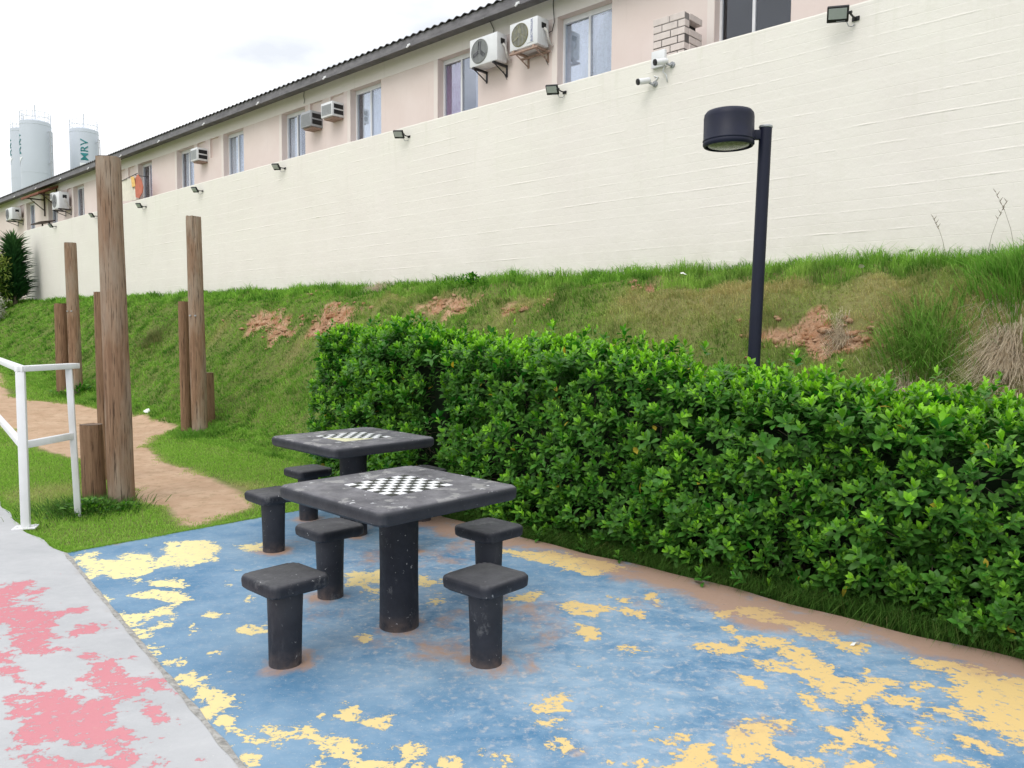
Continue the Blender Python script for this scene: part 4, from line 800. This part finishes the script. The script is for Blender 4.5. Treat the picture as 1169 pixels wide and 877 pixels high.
for i in range(len(sb_)-1):
    for j in range(len(zb_)-1):
        s0,s1,z0,z1=sb_[i],sb_[i+1],zb_[j],zb_[j+1]; d=cell((s0+s1)/2,(z0+z1)/2)
        if d is None:
            for q in ([LV(s0,9,z0),LV(s0,9.2,z0),LV(s0,9.2,z1),LV(s0,9,z1)],[LV(s1,9,z0),LV(s1,9.2,z0),LV(s1,9.2,z1),LV(s1,9,z1)],[LV(s0,9,z1),LV(s1,9,z1),LV(s1,9.2,z1),LV(s0,9.2,z1)] if z1>6 else None,[LV(s0,9,z0),LV(s1,9,z0),LV(s1,9.2,z0),LV(s0,9.2,z0)] if z0<5 else None):
                if q: b.bm.faces.new([b.bm.verts.new(p) for p in q])
            continue
        b.bm.faces.new([b.bm.verts.new(p) for p in (LV(s0,d,z0),LV(s1,d,z0),LV(s1,d,z1),LV(s0,d,z1))])
        if d>9:
            for q in ([LV(s0,9,z0),LV(s0,d,z0),LV(s0,d,z1),LV(s0,9,z1)],[LV(s1,9,z0),LV(s1,d,z0),LV(s1,d,z1),LV(s1,9,z1)],[LV(s0,9,z1),LV(s1,9,z1),LV(s1,d,z1),LV(s0,d,z1)],[LV(s0,9,z0),LV(s1,9,z0),LV(s1,d,z0),LV(s0,d,z0)]): b.bm.faces.new([b.bm.verts.new(p) for p in q])
b.build('wall',M['pink'],bt)
b=B(); b.box(S0-14,S1-14,-.2,.004,ZH+.001,Z1); b.build('upper_wall',M['cream'],bt)
# pale pilaster beside each window and end walls / rear
for (a,b_) in WIN: B().box(b_+.004-14,b_+.10-14,0,.006,4.3,ZH).build('pilaster',M['pink_pale'],bt)
for (a,b_) in NI: B().box(b_+.004-14,b_+.06-14,0,.004,5.66,ZH).build('pilaster',M['pink_pale'],bt)
b=B(); b.box(S0-14,S1-14,-6.0,-.9,Z0,6.4); b.build('rear_wall',M['pink'],bt)
b=B(); b.box(S0-14,S1-14,-.89,-.86,Z0,6.4); b.build('room_backdrop',M['room'],bt,)  # dark sheet behind the windows; the unlit rooms are put into its colour
# roof
b=B(); rows=[]
sr=np.arange(S0-.3,S1+.3,.0295)
for d,z in ((8.62,6.470),(9.6,6.62),(12.2,7.02),(15,6.6)):
    rows.append([LV(s,d,z+.017*math.cos(2*math.pi*s/.177)) for s in sr])
b.sheet(rows); low=[[p-Vector((0,0,.012)) for p in rows[0]],rows[0]]; b.sheet(low); b.build('roof',M['roof'],bt,smooth=True)
b=B(); b.box(S0-14.2,S1-13.8,.335,.352,6.305,6.452); rf=b.build('fascia',M['fascia'],bt)
b=B(); b.box(S0-14.2,S1-13.8,.004,.334,6.400,6.415); b.build('soffit',M['fascia'],bt)
for s in np.arange(-4.5+.13,44,2.49):
    b=B(); b.box(s-.035-14,s+.035-14,.353,.375,6.312,6.345,bev=.004); b.cyl((s-14,.37,6.315),(s+.02-14,.40,6.28),.014,n=8); b.build('fascia_clip',M['white_paint'],bt)
# windows
CT=[('cur_pale','cur_pale'),('blind',None),('cur_blue','cur_blue2'),('cur_grey1','cur_purple'),('cur_blue','cur_pale1'),('dark','cur_pale'),('cur_blue','cur_pale'),('cur_blue1','cur_pale1'),('red','dark'),('cur_pale','cur_pale'),('dark','cur_white1'),('cur_grey','cur_grey'),('cur_grey','cur_grey'),('cur_pale','dark'),('cur_pale','dark')]
def drape(s0,s1,z0,z1,d,n=18,amp=.018,seed=0,sway=0):
    rows=[]
    xs=np.linspace(s0,s1,n*3)
    for z in (z1,(z0+z1)/2,z0):
        f=(z1-z)/(z1-z0); rows.append([LV(s+sway*f,d+amp*math.sin((s-s0)/(s1-s0)*n*2.1+seed)*(.6+.4*f),z) for s in xs])
    return B().sheet(rows)
for wi,(a,b_) in enumerate(WIN):
    b=B(); dz=9.125; f=.03
    b.box(a-14,b_-14,-(dz-9)-.04,-(dz-9),ZH-.075,ZH-.002); b.box(a-14,b_-14,-(dz-9)-.04,-(dz-9),4.9,4.94)
    b.box(a-14,a+f-14,-(dz-9)-.041,-(dz-9)+.001,4.941,ZH-.076); b.box(b_-f-14,b_-14,-(dz-9)-.041,-(dz-9)+.001,4.941,ZH-.076)
    mid=(a+b_)/2+(.03 if wi%2 else -.01); b.box(mid-.018-14,mid+.018-14,-(dz-9)-.030,-(dz-9)+.008,4.942,ZH-.077)
    fr_=b.build('window',M['alu'],bt)
    for (p,q,e) in ((a+f,mid-.018,.012),(mid+.018,b_-f,.028)):
        b=B(); b.box(p-14,q-14,-(dz-9)-e-.004,-(dz-9)-e,4.945,ZH-.08); b.build('pane',M['glass'],fr_)
    L_,R_=CT[wi][1],CT[wi][0]      # larger s is the left half in the view
    for side,k in ((0,R_),(1,L_)):
        p,q=((a+.02,mid) if side==0 else (mid,b_-.02))
        if k is None or k=='dark': continue
        if k=='blind':
            b=B(); b.box(a+.02-14,b_-.02-14,-.26,-.25,5.80,ZH-.03); b.build('blind',M['cur_white'],fr_); continue
        if k=='red':
            drape(a+.03,a+.42,4.9,ZH-.1,9.22,7,.02,3,sway=.22).build('curtain',M['cur_red'],fr_,smooth=True); continue
        mm={'cur_pale':'cur_pale','cur_pale1':'cur_pale','cur_blue':'cur_blue','cur_blue1':'cur_blue','cur_blue2':'cur_blue','cur_grey':'cur_grey','cur_grey1':'cur_grey','cur_purple':'cur_purple','cur_white1':'cur_white'}[k]
        if k=='cur_pale1': q-=.11
        if k=='cur_grey1': q=p+.22
        if k=='cur_blue1': p+=.1
        if k=='cur_white1': p,q=mid+.02,mid+.16
        drape(p,q,4.92,ZH-.08,9.19,9 if q-p>.3 else 4,.02,wi*1.3+side).build('curtain',M[mm],fr_,smooth=True)

# ------------------------------------------------------------------ air conditioners
GA='air conditioners on the apartment wall'
def text_mesh(body,size,depth=.002,bold=0.0):
    cu=bpy.data.curves.new('txt','FONT'); cu.body=body; cu.size=size; cu.extrude=depth; cu.offset=bold; cu.align_x='CENTER'; cu.align_y='CENTER'
    ob=bpy.data.objects.new('txt',cu); C.objects.link(ob); dg=bpy.context.evaluated_depsgraph_get(); me=bpy.data.meshes.new_from_object(ob.evaluated_get(dg))
    bpy.data.objects.remove(ob); bpy.data.curves.remove(cu); return me
def split_ac(label,s0,s1,z0,z1,dfront,fanm,lettering=False,bracket='dark_metal'):
    w=s1-s0; h=z1-z0; dp=8.92-dfront
    t=wthing('air_conditioner',label,'air conditioner',s0,dfront,z0,GA)
    b=B(); b.box(0,w,-dp,0,0,h,bev=.012); b.build('casing',M['plastic'],t,auto=40)
    r=min(w*.30,h*.43); cxx=w-r-.04; cz=h*.5
    b=B(); b.lathe([(r,0),(r*1.02,.006),(r*.97,.012),(r*.93,.004),(0.001,.002)],36,Matrix.Translation((cxx,.0,cz))@Matrix.Rotation(-math.pi/2,4,'X')); g=b.build('fan_grille',M[fanm],t,auto=40)
    b=B()
    for k in range(12):
        x=-r*.9+1.8*r*k/11; hh=math.sqrt(max(0,(r*.95)**2-x*x)); b.box(cxx+x-.003,cxx+x+.003,.012,.016,cz-hh,cz+hh)
    b.build('grille_bars',M['grey_plastic'],g)
    b=B()
    for k in range(3):
        b.box(.02,r*.8,-.03,.03,0,.003,Matrix.Translation((cxx,.008,cz))@Matrix.Rotation(-math.pi/2,4,'X')@Matrix.Rotation(k*2.094+.4,4,'Z')@Matrix.Rotation(.2,4,'X'))
    b.build('fan_blades',M['black'] if not lettering else M[fanm],g)
    b=B(); b.box(-.003,0,-dp*.75,-dp*.35,h*.62,h*.82); b.build('valve_recess',M['black'],t)
    b=B(); b.tube([(-.02,-dp*.5,h*.62),(-.05,-dp*.6,h*.5),(-.05,-dp*.7,h*.3),(-.03,-dp*.95,h*.12),(-.02,-dp-.06,h*.10)],.018,8); b.build('hose',M['pipe_foam'],t,smooth=True)
    b=B()
    for x in (.06,w-.1):
        b.box(x,x+.035,-dp-.08,.01,-.032,-.002); b.tube([(x+.017,-.02,-.03),(x+.017,-dp-.07,-.16)],.010,6); b.box(x,x+.035,-dp-.08,-dp-.072,-.18,-.002)
    if bracket!='dark_metal': b.box(.0,w,-.03,.012,-.055,-.033); b.box(.0,w,-dp-.04,-dp,-.055,-.033)
    b.build('bracket',M[bracket],t)
    b=B(); b.tube([(.12,-dp-.05,-.08),(.10,-dp-.05,-.14),(.06,-dp-.06,-.22)],.005,5); b.build('drain_hose',M['black'],t)
    if lettering:
        me=text_mesh('ELECTROLUX',.052,.001); o=link('lettering',me,M['blue_ink'],t)
        o.matrix_local=Matrix.Translation((w*.235,.003,h*.55))@Matrix(((0,0,0,0),(0,0,1,0),(1,0,0,0),(0,0,0,1)))@Matrix.Identity(4) if False else Matrix.Translation((w*.20,.003,h*.54))@Matrix.Rotation(math.pi,4,'Z')@Matrix.Rotation(math.pi/2,4,'X')@Matrix.Rotation(math.pi/2,4,'Z')
        B().box(w*.14,w*.36,.001,.0025,h*.10,h*.115).build('badge_strip',M['grey_plastic'],t)
    return t
split_ac('white outdoor air conditioner with grey fan, left of the large pair by the purple curtain',8.56,9.16,5.65,6.07,8.70,'fan')
split_ac('white outdoor air conditioner with a mossy fan and vertical blue lettering',7.72,8.27,5.685,6.075,8.67,'fan_moss',True,'rust_steel')
split_ac('white outdoor air conditioner tucked behind the brown awning',28.15,28.85,5.42,5.95,8.62,'fan')
split_ac('white outdoor air conditioner farthest left, near the end of the building',33.3,34.1,5.55,5.98,8.62,'fan')
def window_ac(label,s0,s1,z0,z1,dfront,roll=0,mt='plastic'):
    w=s1-s0; h=z1-z0; dp=9.04-dfront; t=wthing('window_air_conditioner',label,'air conditioner',s0,dfront,z0,GA); t.rotation_euler=(0,roll,RZ) if False else (0,0,RZ)
    b=B(); b.box(0,w,-dp,0,0,h,bev=.008); b.build('casing',M[mt],t,auto=40)
    b=B()
    for k in range(9): b.box(.03,w-.03,.001,.008,.04+k*(h-.08)/9,.04+k*(h-.08)/9+.012)
    b.build('rear_grille',M['grey_plastic'],t)
    for k in (0,1):
        b=B(); b.box(-.004,-.001,-dp*.80,-dp*.12,h*(.14+.40*k),h*(.14+.40*k)+h*.30); b.build('side_vent',M['black'],t)
    b=B(); b.box(.03,w-.03,-dp,-.05,-.03,-.003); b.build('bracket',M['rust_steel'],t)
    return t
window_ac('small boxy white air conditioner with two dark side vents, right one of a pair',12.97,13.35,5.63,5.90,8.73)
window_ac('small boxy grey air conditioner with dark louvres, left one of the pair',13.70,14.06,5.56,5.86,8.72,mt='grey_plastic')
window_ac('single boxy white air conditioner below a recessed niche',18.62,18.97,5.60,5.90,8.73)
window_ac('tiny white air conditioner box above the condenser beside the awning',28.95,29.3,5.78,6.02,8.7)
# hanging cables
for lab,pts in (('thin black cable hanging under the eave left of the two large air conditioners',[(8.99,8.98,6.40),(8.90,8.975,6.25),(8.93,8.975,6.12),(8.98,8.975,6.06)]),
                ('long black cable running down beside the window from the eave',[(7.68,8.985,6.5),(7.69,8.975,6.30),(7.66,8.97,6.05),(7.70,8.97,5.93),(7.76,8.97,5.92)]),
                ('thin cable hanging from the eave above the boxy air conditioners',[(14.33,8.985,6.42),(14.34,8.975,6.3),(14.31,8.975,6.2),(14.33,8.97,6.15)])):
    o=W(*pts[-1]); b=B().tube([W(*p)-o for p in pts],.006,6).build('cable',M['black'],None,smooth=True); b.location=o; tag(b,lab,'cable','cables on the apartment wall')

# ------------------------------------------------------------------ awning, small shelf roof, hanging cloth
t=wthing('awning','brown tiled awning on dark brackets over a window at the far left','awning',30.35,9,5.9)
rows=[[Vector((x,-0+y,z+.018*math.cos(x*2*math.pi/.16))) for x in np.linspace(-.95,.95,60)] for y,z in ((.0,.42),(.3,.29),(.62,.13))]
b=B().sheet(rows); b.sheet([[p-Vector((0,0,.05)) for p in r] for r in rows]); b.sheet([rows[-1],[p-Vector((0,0,.05)) for p in rows[-1]]]); b.sheet([[r[0] for r in rows],[r[0]-Vector((0,0,.05)) for r in rows]]); b.build('tile_roof',M['awning'],t)
for x in (-.8,.5):
    b=B(); b.box(x-.02,x+.02,.0,.04,-.45,.36); b.box(x-.02,x+.02,.04,.58,.08,.12); b.tube([(x,.04,-.25),(x,.45,.08)],.016,6); b.build('bracket',M['dark_wood'],t)
t=wthing('shelf_roof','small dark brown lean-to roof just above the top of the cream wall at far left','small roof',29.35,8.55,4.75)
b=B(); b.box(-.55,.45,-.2,.25,.28,.32,Matrix.Rotation(R(-12),4,'X')); b.build('roof_board',M['dark_wood'],t)
for x in (-.4,.3): B().box(x-.02,x+.02,-.02,.02,-.05,.29).build('leg',M['dark_wood'],t)
# cloth on a rack left of the window with red curtain
t=wthing('hanging_towel','cream and orange towel hung on a rod beside the window with the red cloth','towel',22.05,8.62,4.9)
def cloth(x0,x1,zt0,zt1,zb0,zb1,y,seed): 
    rows=[]
    for f in np.linspace(0,1,12):
        rows.append([Vector((x0+(x1-x0)*u, y+.02*math.sin(u*7+seed+f*2), (zt0+(zt1-zt0)*u)*(1-f)+(zb0+(zb1-zb0)*u)*f)) for u in np.linspace(0,1,16)])
    return B().sheet(rows)
cloth(-.1,1.4,.80,.92,.12,.22,0,0).build('cream_panel',M['cream_cloth'],t,smooth=True)
b=B(); pts=[(-.62,.28),(-.70,.45),(-.55,.70),(-.30,.88),(-.12,.80),(-.06,.5),(-.10,.2),(-.35,.14)]
b.bm.faces.new([b.bm.verts.new((x,.03,z)) for x,z in pts]); ext=bmesh.ops.extrude_face_region(b.bm,geom=list(b.bm.faces)); 
for v in [e for e in ext['geom'] if isinstance(e,bmesh.types.BMVert)]: v.co.y-=.02
b.build('orange_panel',M['orange_cloth'],t); cloth(-.12,.18,.84,.86,.55,.5,.05,2).build('yellow_panel',M['yellow_cloth'],t,smooth=True)
b=B(); b.tube([(-.2,0,.93),(1.45,0,.84)],.012,6); b.tube([(.0,0,.9),(.0,-.36,.9)],.01,6); b.tube([(1.2,0,.86),(1.2,-.36,.86)],.01,6); b.tube([(0,0,.1),(0,0,-.1)],.012,6); b.tube([(.4,0,.1),(.4,0,-.1)],.012,6); b.build('rod',M['dark_metal'],t)

t.scale=(.8,1,.85)
# ------------------------------------------------------------------ brick barbecue chimney
t=wthing('brick_chimney','small pale pink brick barbecue chimney rising above the cream wall','chimney',5.10,8.35,4.2)
M['brick']=simple('pale_brick',(.63,.56,.53),.9,.10,9,bump=.4,dirt=(.30,.26,.24)); M['mortar']=simple('grey_mortar',(.24,.22,.215),.95,.2,30,bump=.4)
b=B(); row=0.0885; nr=13
def jb(): return float(rng.normal(0,.0015))
top=1.145
for k in range(nr):
    z1_=top-k*row; z0_=z1_-row+.012
    if z0_<-.1: break
    # face toward camera, 0..0.45 along s
    cuts=[0,.20,.45] if k%2==0 else [0,.10,.32,.45]
    if k==0: cuts=[0,.22,.45]
    for a,c in zip(cuts,cuts[1:]): b.box(a+.006+jb(),c-.006,-.10,.004+jb(),z0_,z1_,bev=.004)
    for a,c in zip([.10,.24,.395] if k%2 else [.10,.31,.395],[.24,.395] if k%2 else [.31,.395]):
        if k in(1,2) and a<.30 and k==1: continue
        b.box(-.004+jb(),.10,-c+.006,-a-.0,z0_,z1_,bev=.004)
    b.box(.35,.452,-.395,-.10,z0_,z1_)
b.build('bricks',M['brick'],t)
b=B(); b.box(.006,.44,-.39,-.004,-.3,top-2*row-.004); b.box(.006,.44,-.10,-.004,-.3,top-.012); b.build('mortar_core',M['mortar'],t)
B().box(.09,.34,-.388,-.102,top-2*row-.003,top-.05).build('flue_shade',M['vent_hole'],t)  # solid near-black block standing for the shade inside the flue

# ------------------------------------------------------------------ floodlights on the wall
FL=[(3.07,4.60,1.0,'largest and nearest floodlight high on the cream wall at the upper right'),(6.714,4.628,.85,'black floodlight on the wall below the wide window with blue-grey curtains'),(9.863,4.579,.85,'black floodlight on the wall below the window left of the purple curtain'),
(13.51,4.583,.85,'black floodlight on the wall below the pair of boxy air conditioners'),(16.891,4.555,.85,'black floodlight on the wall right of the middle tall post top'),(19.908,4.529,.85,'black floodlight on the wall just right of the big near post'),
(23.097,4.599,.85,'black floodlight on the wall just left of the big near post'),(26.514,4.618,.85,'farthest floodlight near the left end of the wall')]
p_=None
for i,(s,z,k,lab) in enumerate(FL):
    if p_ is None:
        p_=t=wthing('floodlight',lab,'floodlight',s,8,z,'floodlights on the cream wall')
        TM=Matrix.Translation((.03,.16,.03))@Matrix.Rotation(R(14),4,'Z')@Matrix.Rotation(R(-38),4,'X')@Matrix.Rotation(R(-6),4,'Y')
        hs=B().box(-.098,.098,-.028,.012,-.078,.072,TM,bev=.006).build('housing',M['black'],t,auto=40)
        B().box(-.082,.082,.0125,.0155,-.042,.058,TM).build('glass',M['lens'],hs)
        B().box(-.07,.01,.0125,.014,-.068,-.062,TM).build('badge',M['grey_plastic'],hs)
        b=B(); b.tube([(-.085,0,.0),(-.085,.09,-.0),(-.075,.14,.02)],.010,6); b.tube([(-.10,.15,.02),(-.06,.15,.02)],.015,8); b.box(-.12,-.05,0,.012,-.02,.02); b.build('bracket',M['black'],t)
        b=B(); b.tube([(-.03,.10,-.03),(-.045,.08,-.08),(-.06,.03,-.075),(-.07,.0,-.05)],.005,6); b.build('cable',M['grey_plastic'],t)
        proto_f=t
    else:
        t=copy_tree(proto_f)
    t['label']=lab; t.location=W(s,8,z); t.rotation_euler=(R(0),0,RZ+R(rng.normal(0,4) if i else 0)); t.scale=(k,k,k)

# ------------------------------------------------------------------ security cameras
def seccam(lab,s,z,box):
    t=wthing('security_camera',lab,'security camera',s,8,z,'white security cameras on the wall')
    Mx=Matrix.Translation((.05,.13,-.0))@Matrix.Rotation(R(32),4,'Z')@Matrix.Rotation(R(78),4,'X')
    # body points out and slightly down-left
    a=Vector((-.02,.06,.02)); d=Vector((.45,.85,-.22)).normalized()
    b=B(); b.cyl(a,a+d*.15,.034,.036,20,bev=.004); b.build('body',M['white_paint'],t,auto=40)
    b=B(); b.cyl(a+d*.15,a+d*.165,.037,.035,20); b.cyl(a+d*.1655,a+d*.167,.028,.028,20); b.build('lens',M['black'],t,auto=40)
    b=B(); b.cyl((-.06,0,-.02),(-.06,.02,-.02),.035,.032,18); b.tube([(-.06,.02,-.02),(-.06,.05,-.035),(-.01,.07,.0)],.014,8); b.build('mount',M['grey_plastic'],t,auto=40)
    if box:
        B().box(.02,.20,.0,.05,-.02,.17,bev=.006).build('junction_box',M['white_paint'],t,auto=40)
        B().tube([(.03,.03,-.02),(.05,.03,-.08),(.01,.02,-.12),(.0,.01,-.2)],.008,6).build('cable',M['plastic'],t,smooth=True)
    else: B().tube([(-.06,.015,.0),(-.1,.01,.05),(-.05,.01,.07)],.008,6).build('cable',M['plastic'],t,smooth=True)
seccam('white bullet camera with a junction box directly under the brick chimney',5.10,4.64,True)
seccam('lower white bullet camera on the wall to the left of and below the chimney',5.33,4.47,False)

# ------------------------------------------------------------------ water tanks far behind
def tank(label,x,y,r,ztop,phi,letters):
    zb=2.0; t=thing('water_tank',label,'water tank',(x,y,zb),0,'tall water tanks behind the building'); h=ztop-zb
    b=B(); b.lathe([(r,0),(r,h*.33),(r,h*.66),(r,h-.05),(r*.99,h),(r*.6,h+.25),(0,h+.4)],64); b.build('shell',M['tank'],t,auto=30)
    for zq in (h*.25,h*.5,h*.75,h-.35): B().lathe([(r+.002,zq-.04),(r+.02,zq),(r+.002,zq+.04)],48).build('weld_ring',M['tank'],t,auto=30)
    b=B()
    for k in range(16):
        a=2*math.pi*k/16; b.tube([(r*.97*math.cos(a),r*.97*math.sin(a),h-.1),(r*.97*math.cos(a),r*.97*math.sin(a),h+1.05)],.022,5)
    for zq in (h+.5,h+1.05): b.tube([(r*.97*math.cos(2*math.pi*k/40),r*.97*math.sin(2*math.pi*k/40),zq) for k in range(41)],.02,5)
    b.tube([(0,0,h),(0,0,h+2.0)],.05,6); b.build('railing',M['tank'],t)
    b=B(); a=R(-8); ox,oy=(r+.35)*math.cos(a),(r+.35)*math.sin(a)
    for q in (-.2,.2): b.tube([(ox,oy+q,2),(ox,oy+q,h-1.0)],.05,5)
    for zq in np.arange(2,h-1,.9): b.tube([(ox,oy-.2,zq),(ox,oy+.2,zq)],.035,4); 
    for zq in np.arange(4,h,3.5): b.tube([(r*.95,oy,zq),(ox,oy,zq)],.04,4)
    b.build('ladder',M['galv'],t)
    # lettering wrapped on the shell, reading upwards, and pale triangle under it
    me=text_mesh('MRV',letters,.02,.006)
    mn=np.array([v.co[:] for v in me.vertices]); 
    wv=mn[:,0].max()-mn[:,0].min(); fx=2.45/wv
    for v in me.vertices:
        u=v.co.x*fx; w=v.co.y; # u runs up the shell
        aa=phi-w/r*-1*-1*1.0 if False else phi + (-w)/r; rr=r+.03+v.co.z
        zc=h-2.5; v.co=(rr*math.cos(aa),rr*math.sin(aa),zc+u)
    link('lettering',me,M['teal'],t)
    b=B(); g=[]
    for u in np.linspace(0,1,9):
        wd=.75*u; zc=h-4.15-1.0*(1-u) if False else h-4.05-.0
        g.append([( (r+.03)*math.cos(phi-.75*u_/r*1.0),(r+.03)*math.sin(phi-.75*u_/r),h-4.05-(1.1*(u) )*(1-0)) for u_ in np.linspace(-1,1,7)])
    # triangle: apex up-left
    tri=[]
    for f in np.linspace(0,1,8): tri.append([((r+.03)*math.cos(phi+(-.55+1.3*f*u_ )/r),(r+.03)*math.sin(phi+(-.55+1.3*f*u_)/r),h-4.0-.95*(1-f) if True else 0) for u_ in np.linspace(0.001,1,7)])
    b.sheet(tri); b.build('logo_triangle',M['tank_white'],t)
    return t
k_=-math.pi/2
def face(x,y): return math.atan2(-y,-x)
x,y=-50.85,95; tank('grey water tank with teal lettering facing the camera, right one of the three',x,y,1.55,24.9,face(x,y)+.02,1.12)
x,y=-53.6,90; tank('widest grey water tank in the middle of the three, lettering turned to the left',x,y,1.56,24.5,face(x,y)-1.42,1.35)
x,y=-67.1,110; tank('grey water tank at far left partly hidden by the tank in front',x,y,1.66,28.6,face(x,y)-1.40,1.35)

# ------------------------------------------------------------------ plants at the left end of the wall
def spiky(label,s,d,h,rad,n):
    z=float(gz_(np.array([d]),np.array([s]))[0]); base=W(s,d,z); t=thing('spiky_plant',label,'plant',base)
    B().tube([(0,0,-.05),(.03,0,h*.4),(0,.02,h*.8)],[.07,.06,.04],8).build('trunk',M['twig'],t)
    hh=rng.uniform(.05,.92,n)*h; az=rng.uniform(0,6.283,n); el=np.clip(rng.normal(.75,.3,n)+(hh/h-.4)*.6,.05,1.45)
    D_=np.stack([np.cos(az)*np.cos(el),np.sin(az)*np.cos(el),np.sin(el)],-1); P=np.stack([0*hh,0*hh,hh],-1)+D_*.04
    sz=rng.uniform(.35,.6,n)*rad/.45*(1-.25*hh/h)
    leaves('foliage',P,D_,np.tile([0,0,1.],(n,1))+rng.normal(0,.1,(n,3)),sz,M['yucca'],t,wid=.22,curl=.8,tip=np.clip(hh/h-.55+rng.normal(0,.1,n),0,1))
spiky('dark green spiky plant standing at the left end of the cream wall',28.4,7.35,1.95,.60,1500)
def bush(label,s,d,h,rx,n,mt,size=.16,name='shrub'):
    z=float(gz_(np.array([d]),np.array([s]))[0]); base=W(s,d,z); t=thing(name,label,'shrub',base)
    b=B()
    for k in range(14): b.tube([(0,0,-.05),(rng.normal(0,rx*.25),rng.normal(0,rx*.25),h*.5),(rng.normal(0,rx*.5),rng.normal(0,rx*.5),h*.9)],[.03,.02,.008],5)
    b.build('stems',M['twig'],t)
    a=rng.uniform(0,6.283,n); r=rx*np.sqrt(rng.random(n)); hh=h*(.12+.85*rng.random(n)); lim=np.sqrt(np.clip(1-((hh-h*.5)/(h*.56))**2,0,1))
    P=np.stack([r*np.cos(a)*lim,r*np.sin(a)*lim,hh],-1); cl=np.array([noise.noise(Vector(p)*2.6) for p in P]); k_=cl>-.22; P=P[k_]; nn_=len(P)
    D_=rng.normal(0,1,(nn_,3))+np.array([0,0,-.1]); D_/=np.linalg.norm(D_,axis=1)[:,None]
    leaves('foliage',P,D_,np.tile([0,0,1.],(nn_,1))+rng.normal(0,.4,(nn_,3)),rng.uniform(.7,1.2,nn_)*size,M[mt],t,wid=.6,tip=np.clip(P[:,2]/h-.3+rng.normal(0,.25,nn_),0,1))
bush('bright yellow-green shrub at the far left edge beside the spiky plant',28.55,6.65,2.3,.72,5200,'bamboo',.15)
M['pale_leaf']=leafmat('pale_dry_leaf',(.45,.43,.38),(.6,.58,.53),(.7,.68,.62),.2,.7)
bush('low bush of pale dry leaves at the left edge below the yellow-green shrub',26.9,6.15,1.15,.52,2600,'pale_leaf',.13)

# ------------------------------------------------------------------ small litter
for lab,d,s,zo,sz in (('small white scrap lying on the grass strip near the wall at the right',7.86,2.36,.13,.035),('white scrap lying on the lawn behind the big near post, by the path',5.25,13.2,.03,.09),('white scrap lying on the bank behind the hedge, left of the lamp post',7.6,4.6,.10,.04),('white scrap lying on the bank right of the lamp post',7.35,2.62,.09,.045),('pale leaf lying on the blue floor near the hedge',3.96,1.38,.012,.028)):
    b=B(); rows=[[Vector((sz*(u-.5)*2*(1-abs(v-.5)*1.2),sz*(v-.5),.25*sz*math.sin(u*3+v))) for u in np.linspace(0,1,6)] for v in np.linspace(0,1,5)]
    o=b.sheet(rows).build('litter_scrap',M['litter'],None,smooth=True); z=float(gz_(np.array([d]),np.array([s]))[0]) if d>4.4 else 0; o.location=W(s,d,z+zo); o.rotation_euler=(R(20),R(10),rng.uniform(0,6)); tag(o,lab,'litter','scraps of litter')
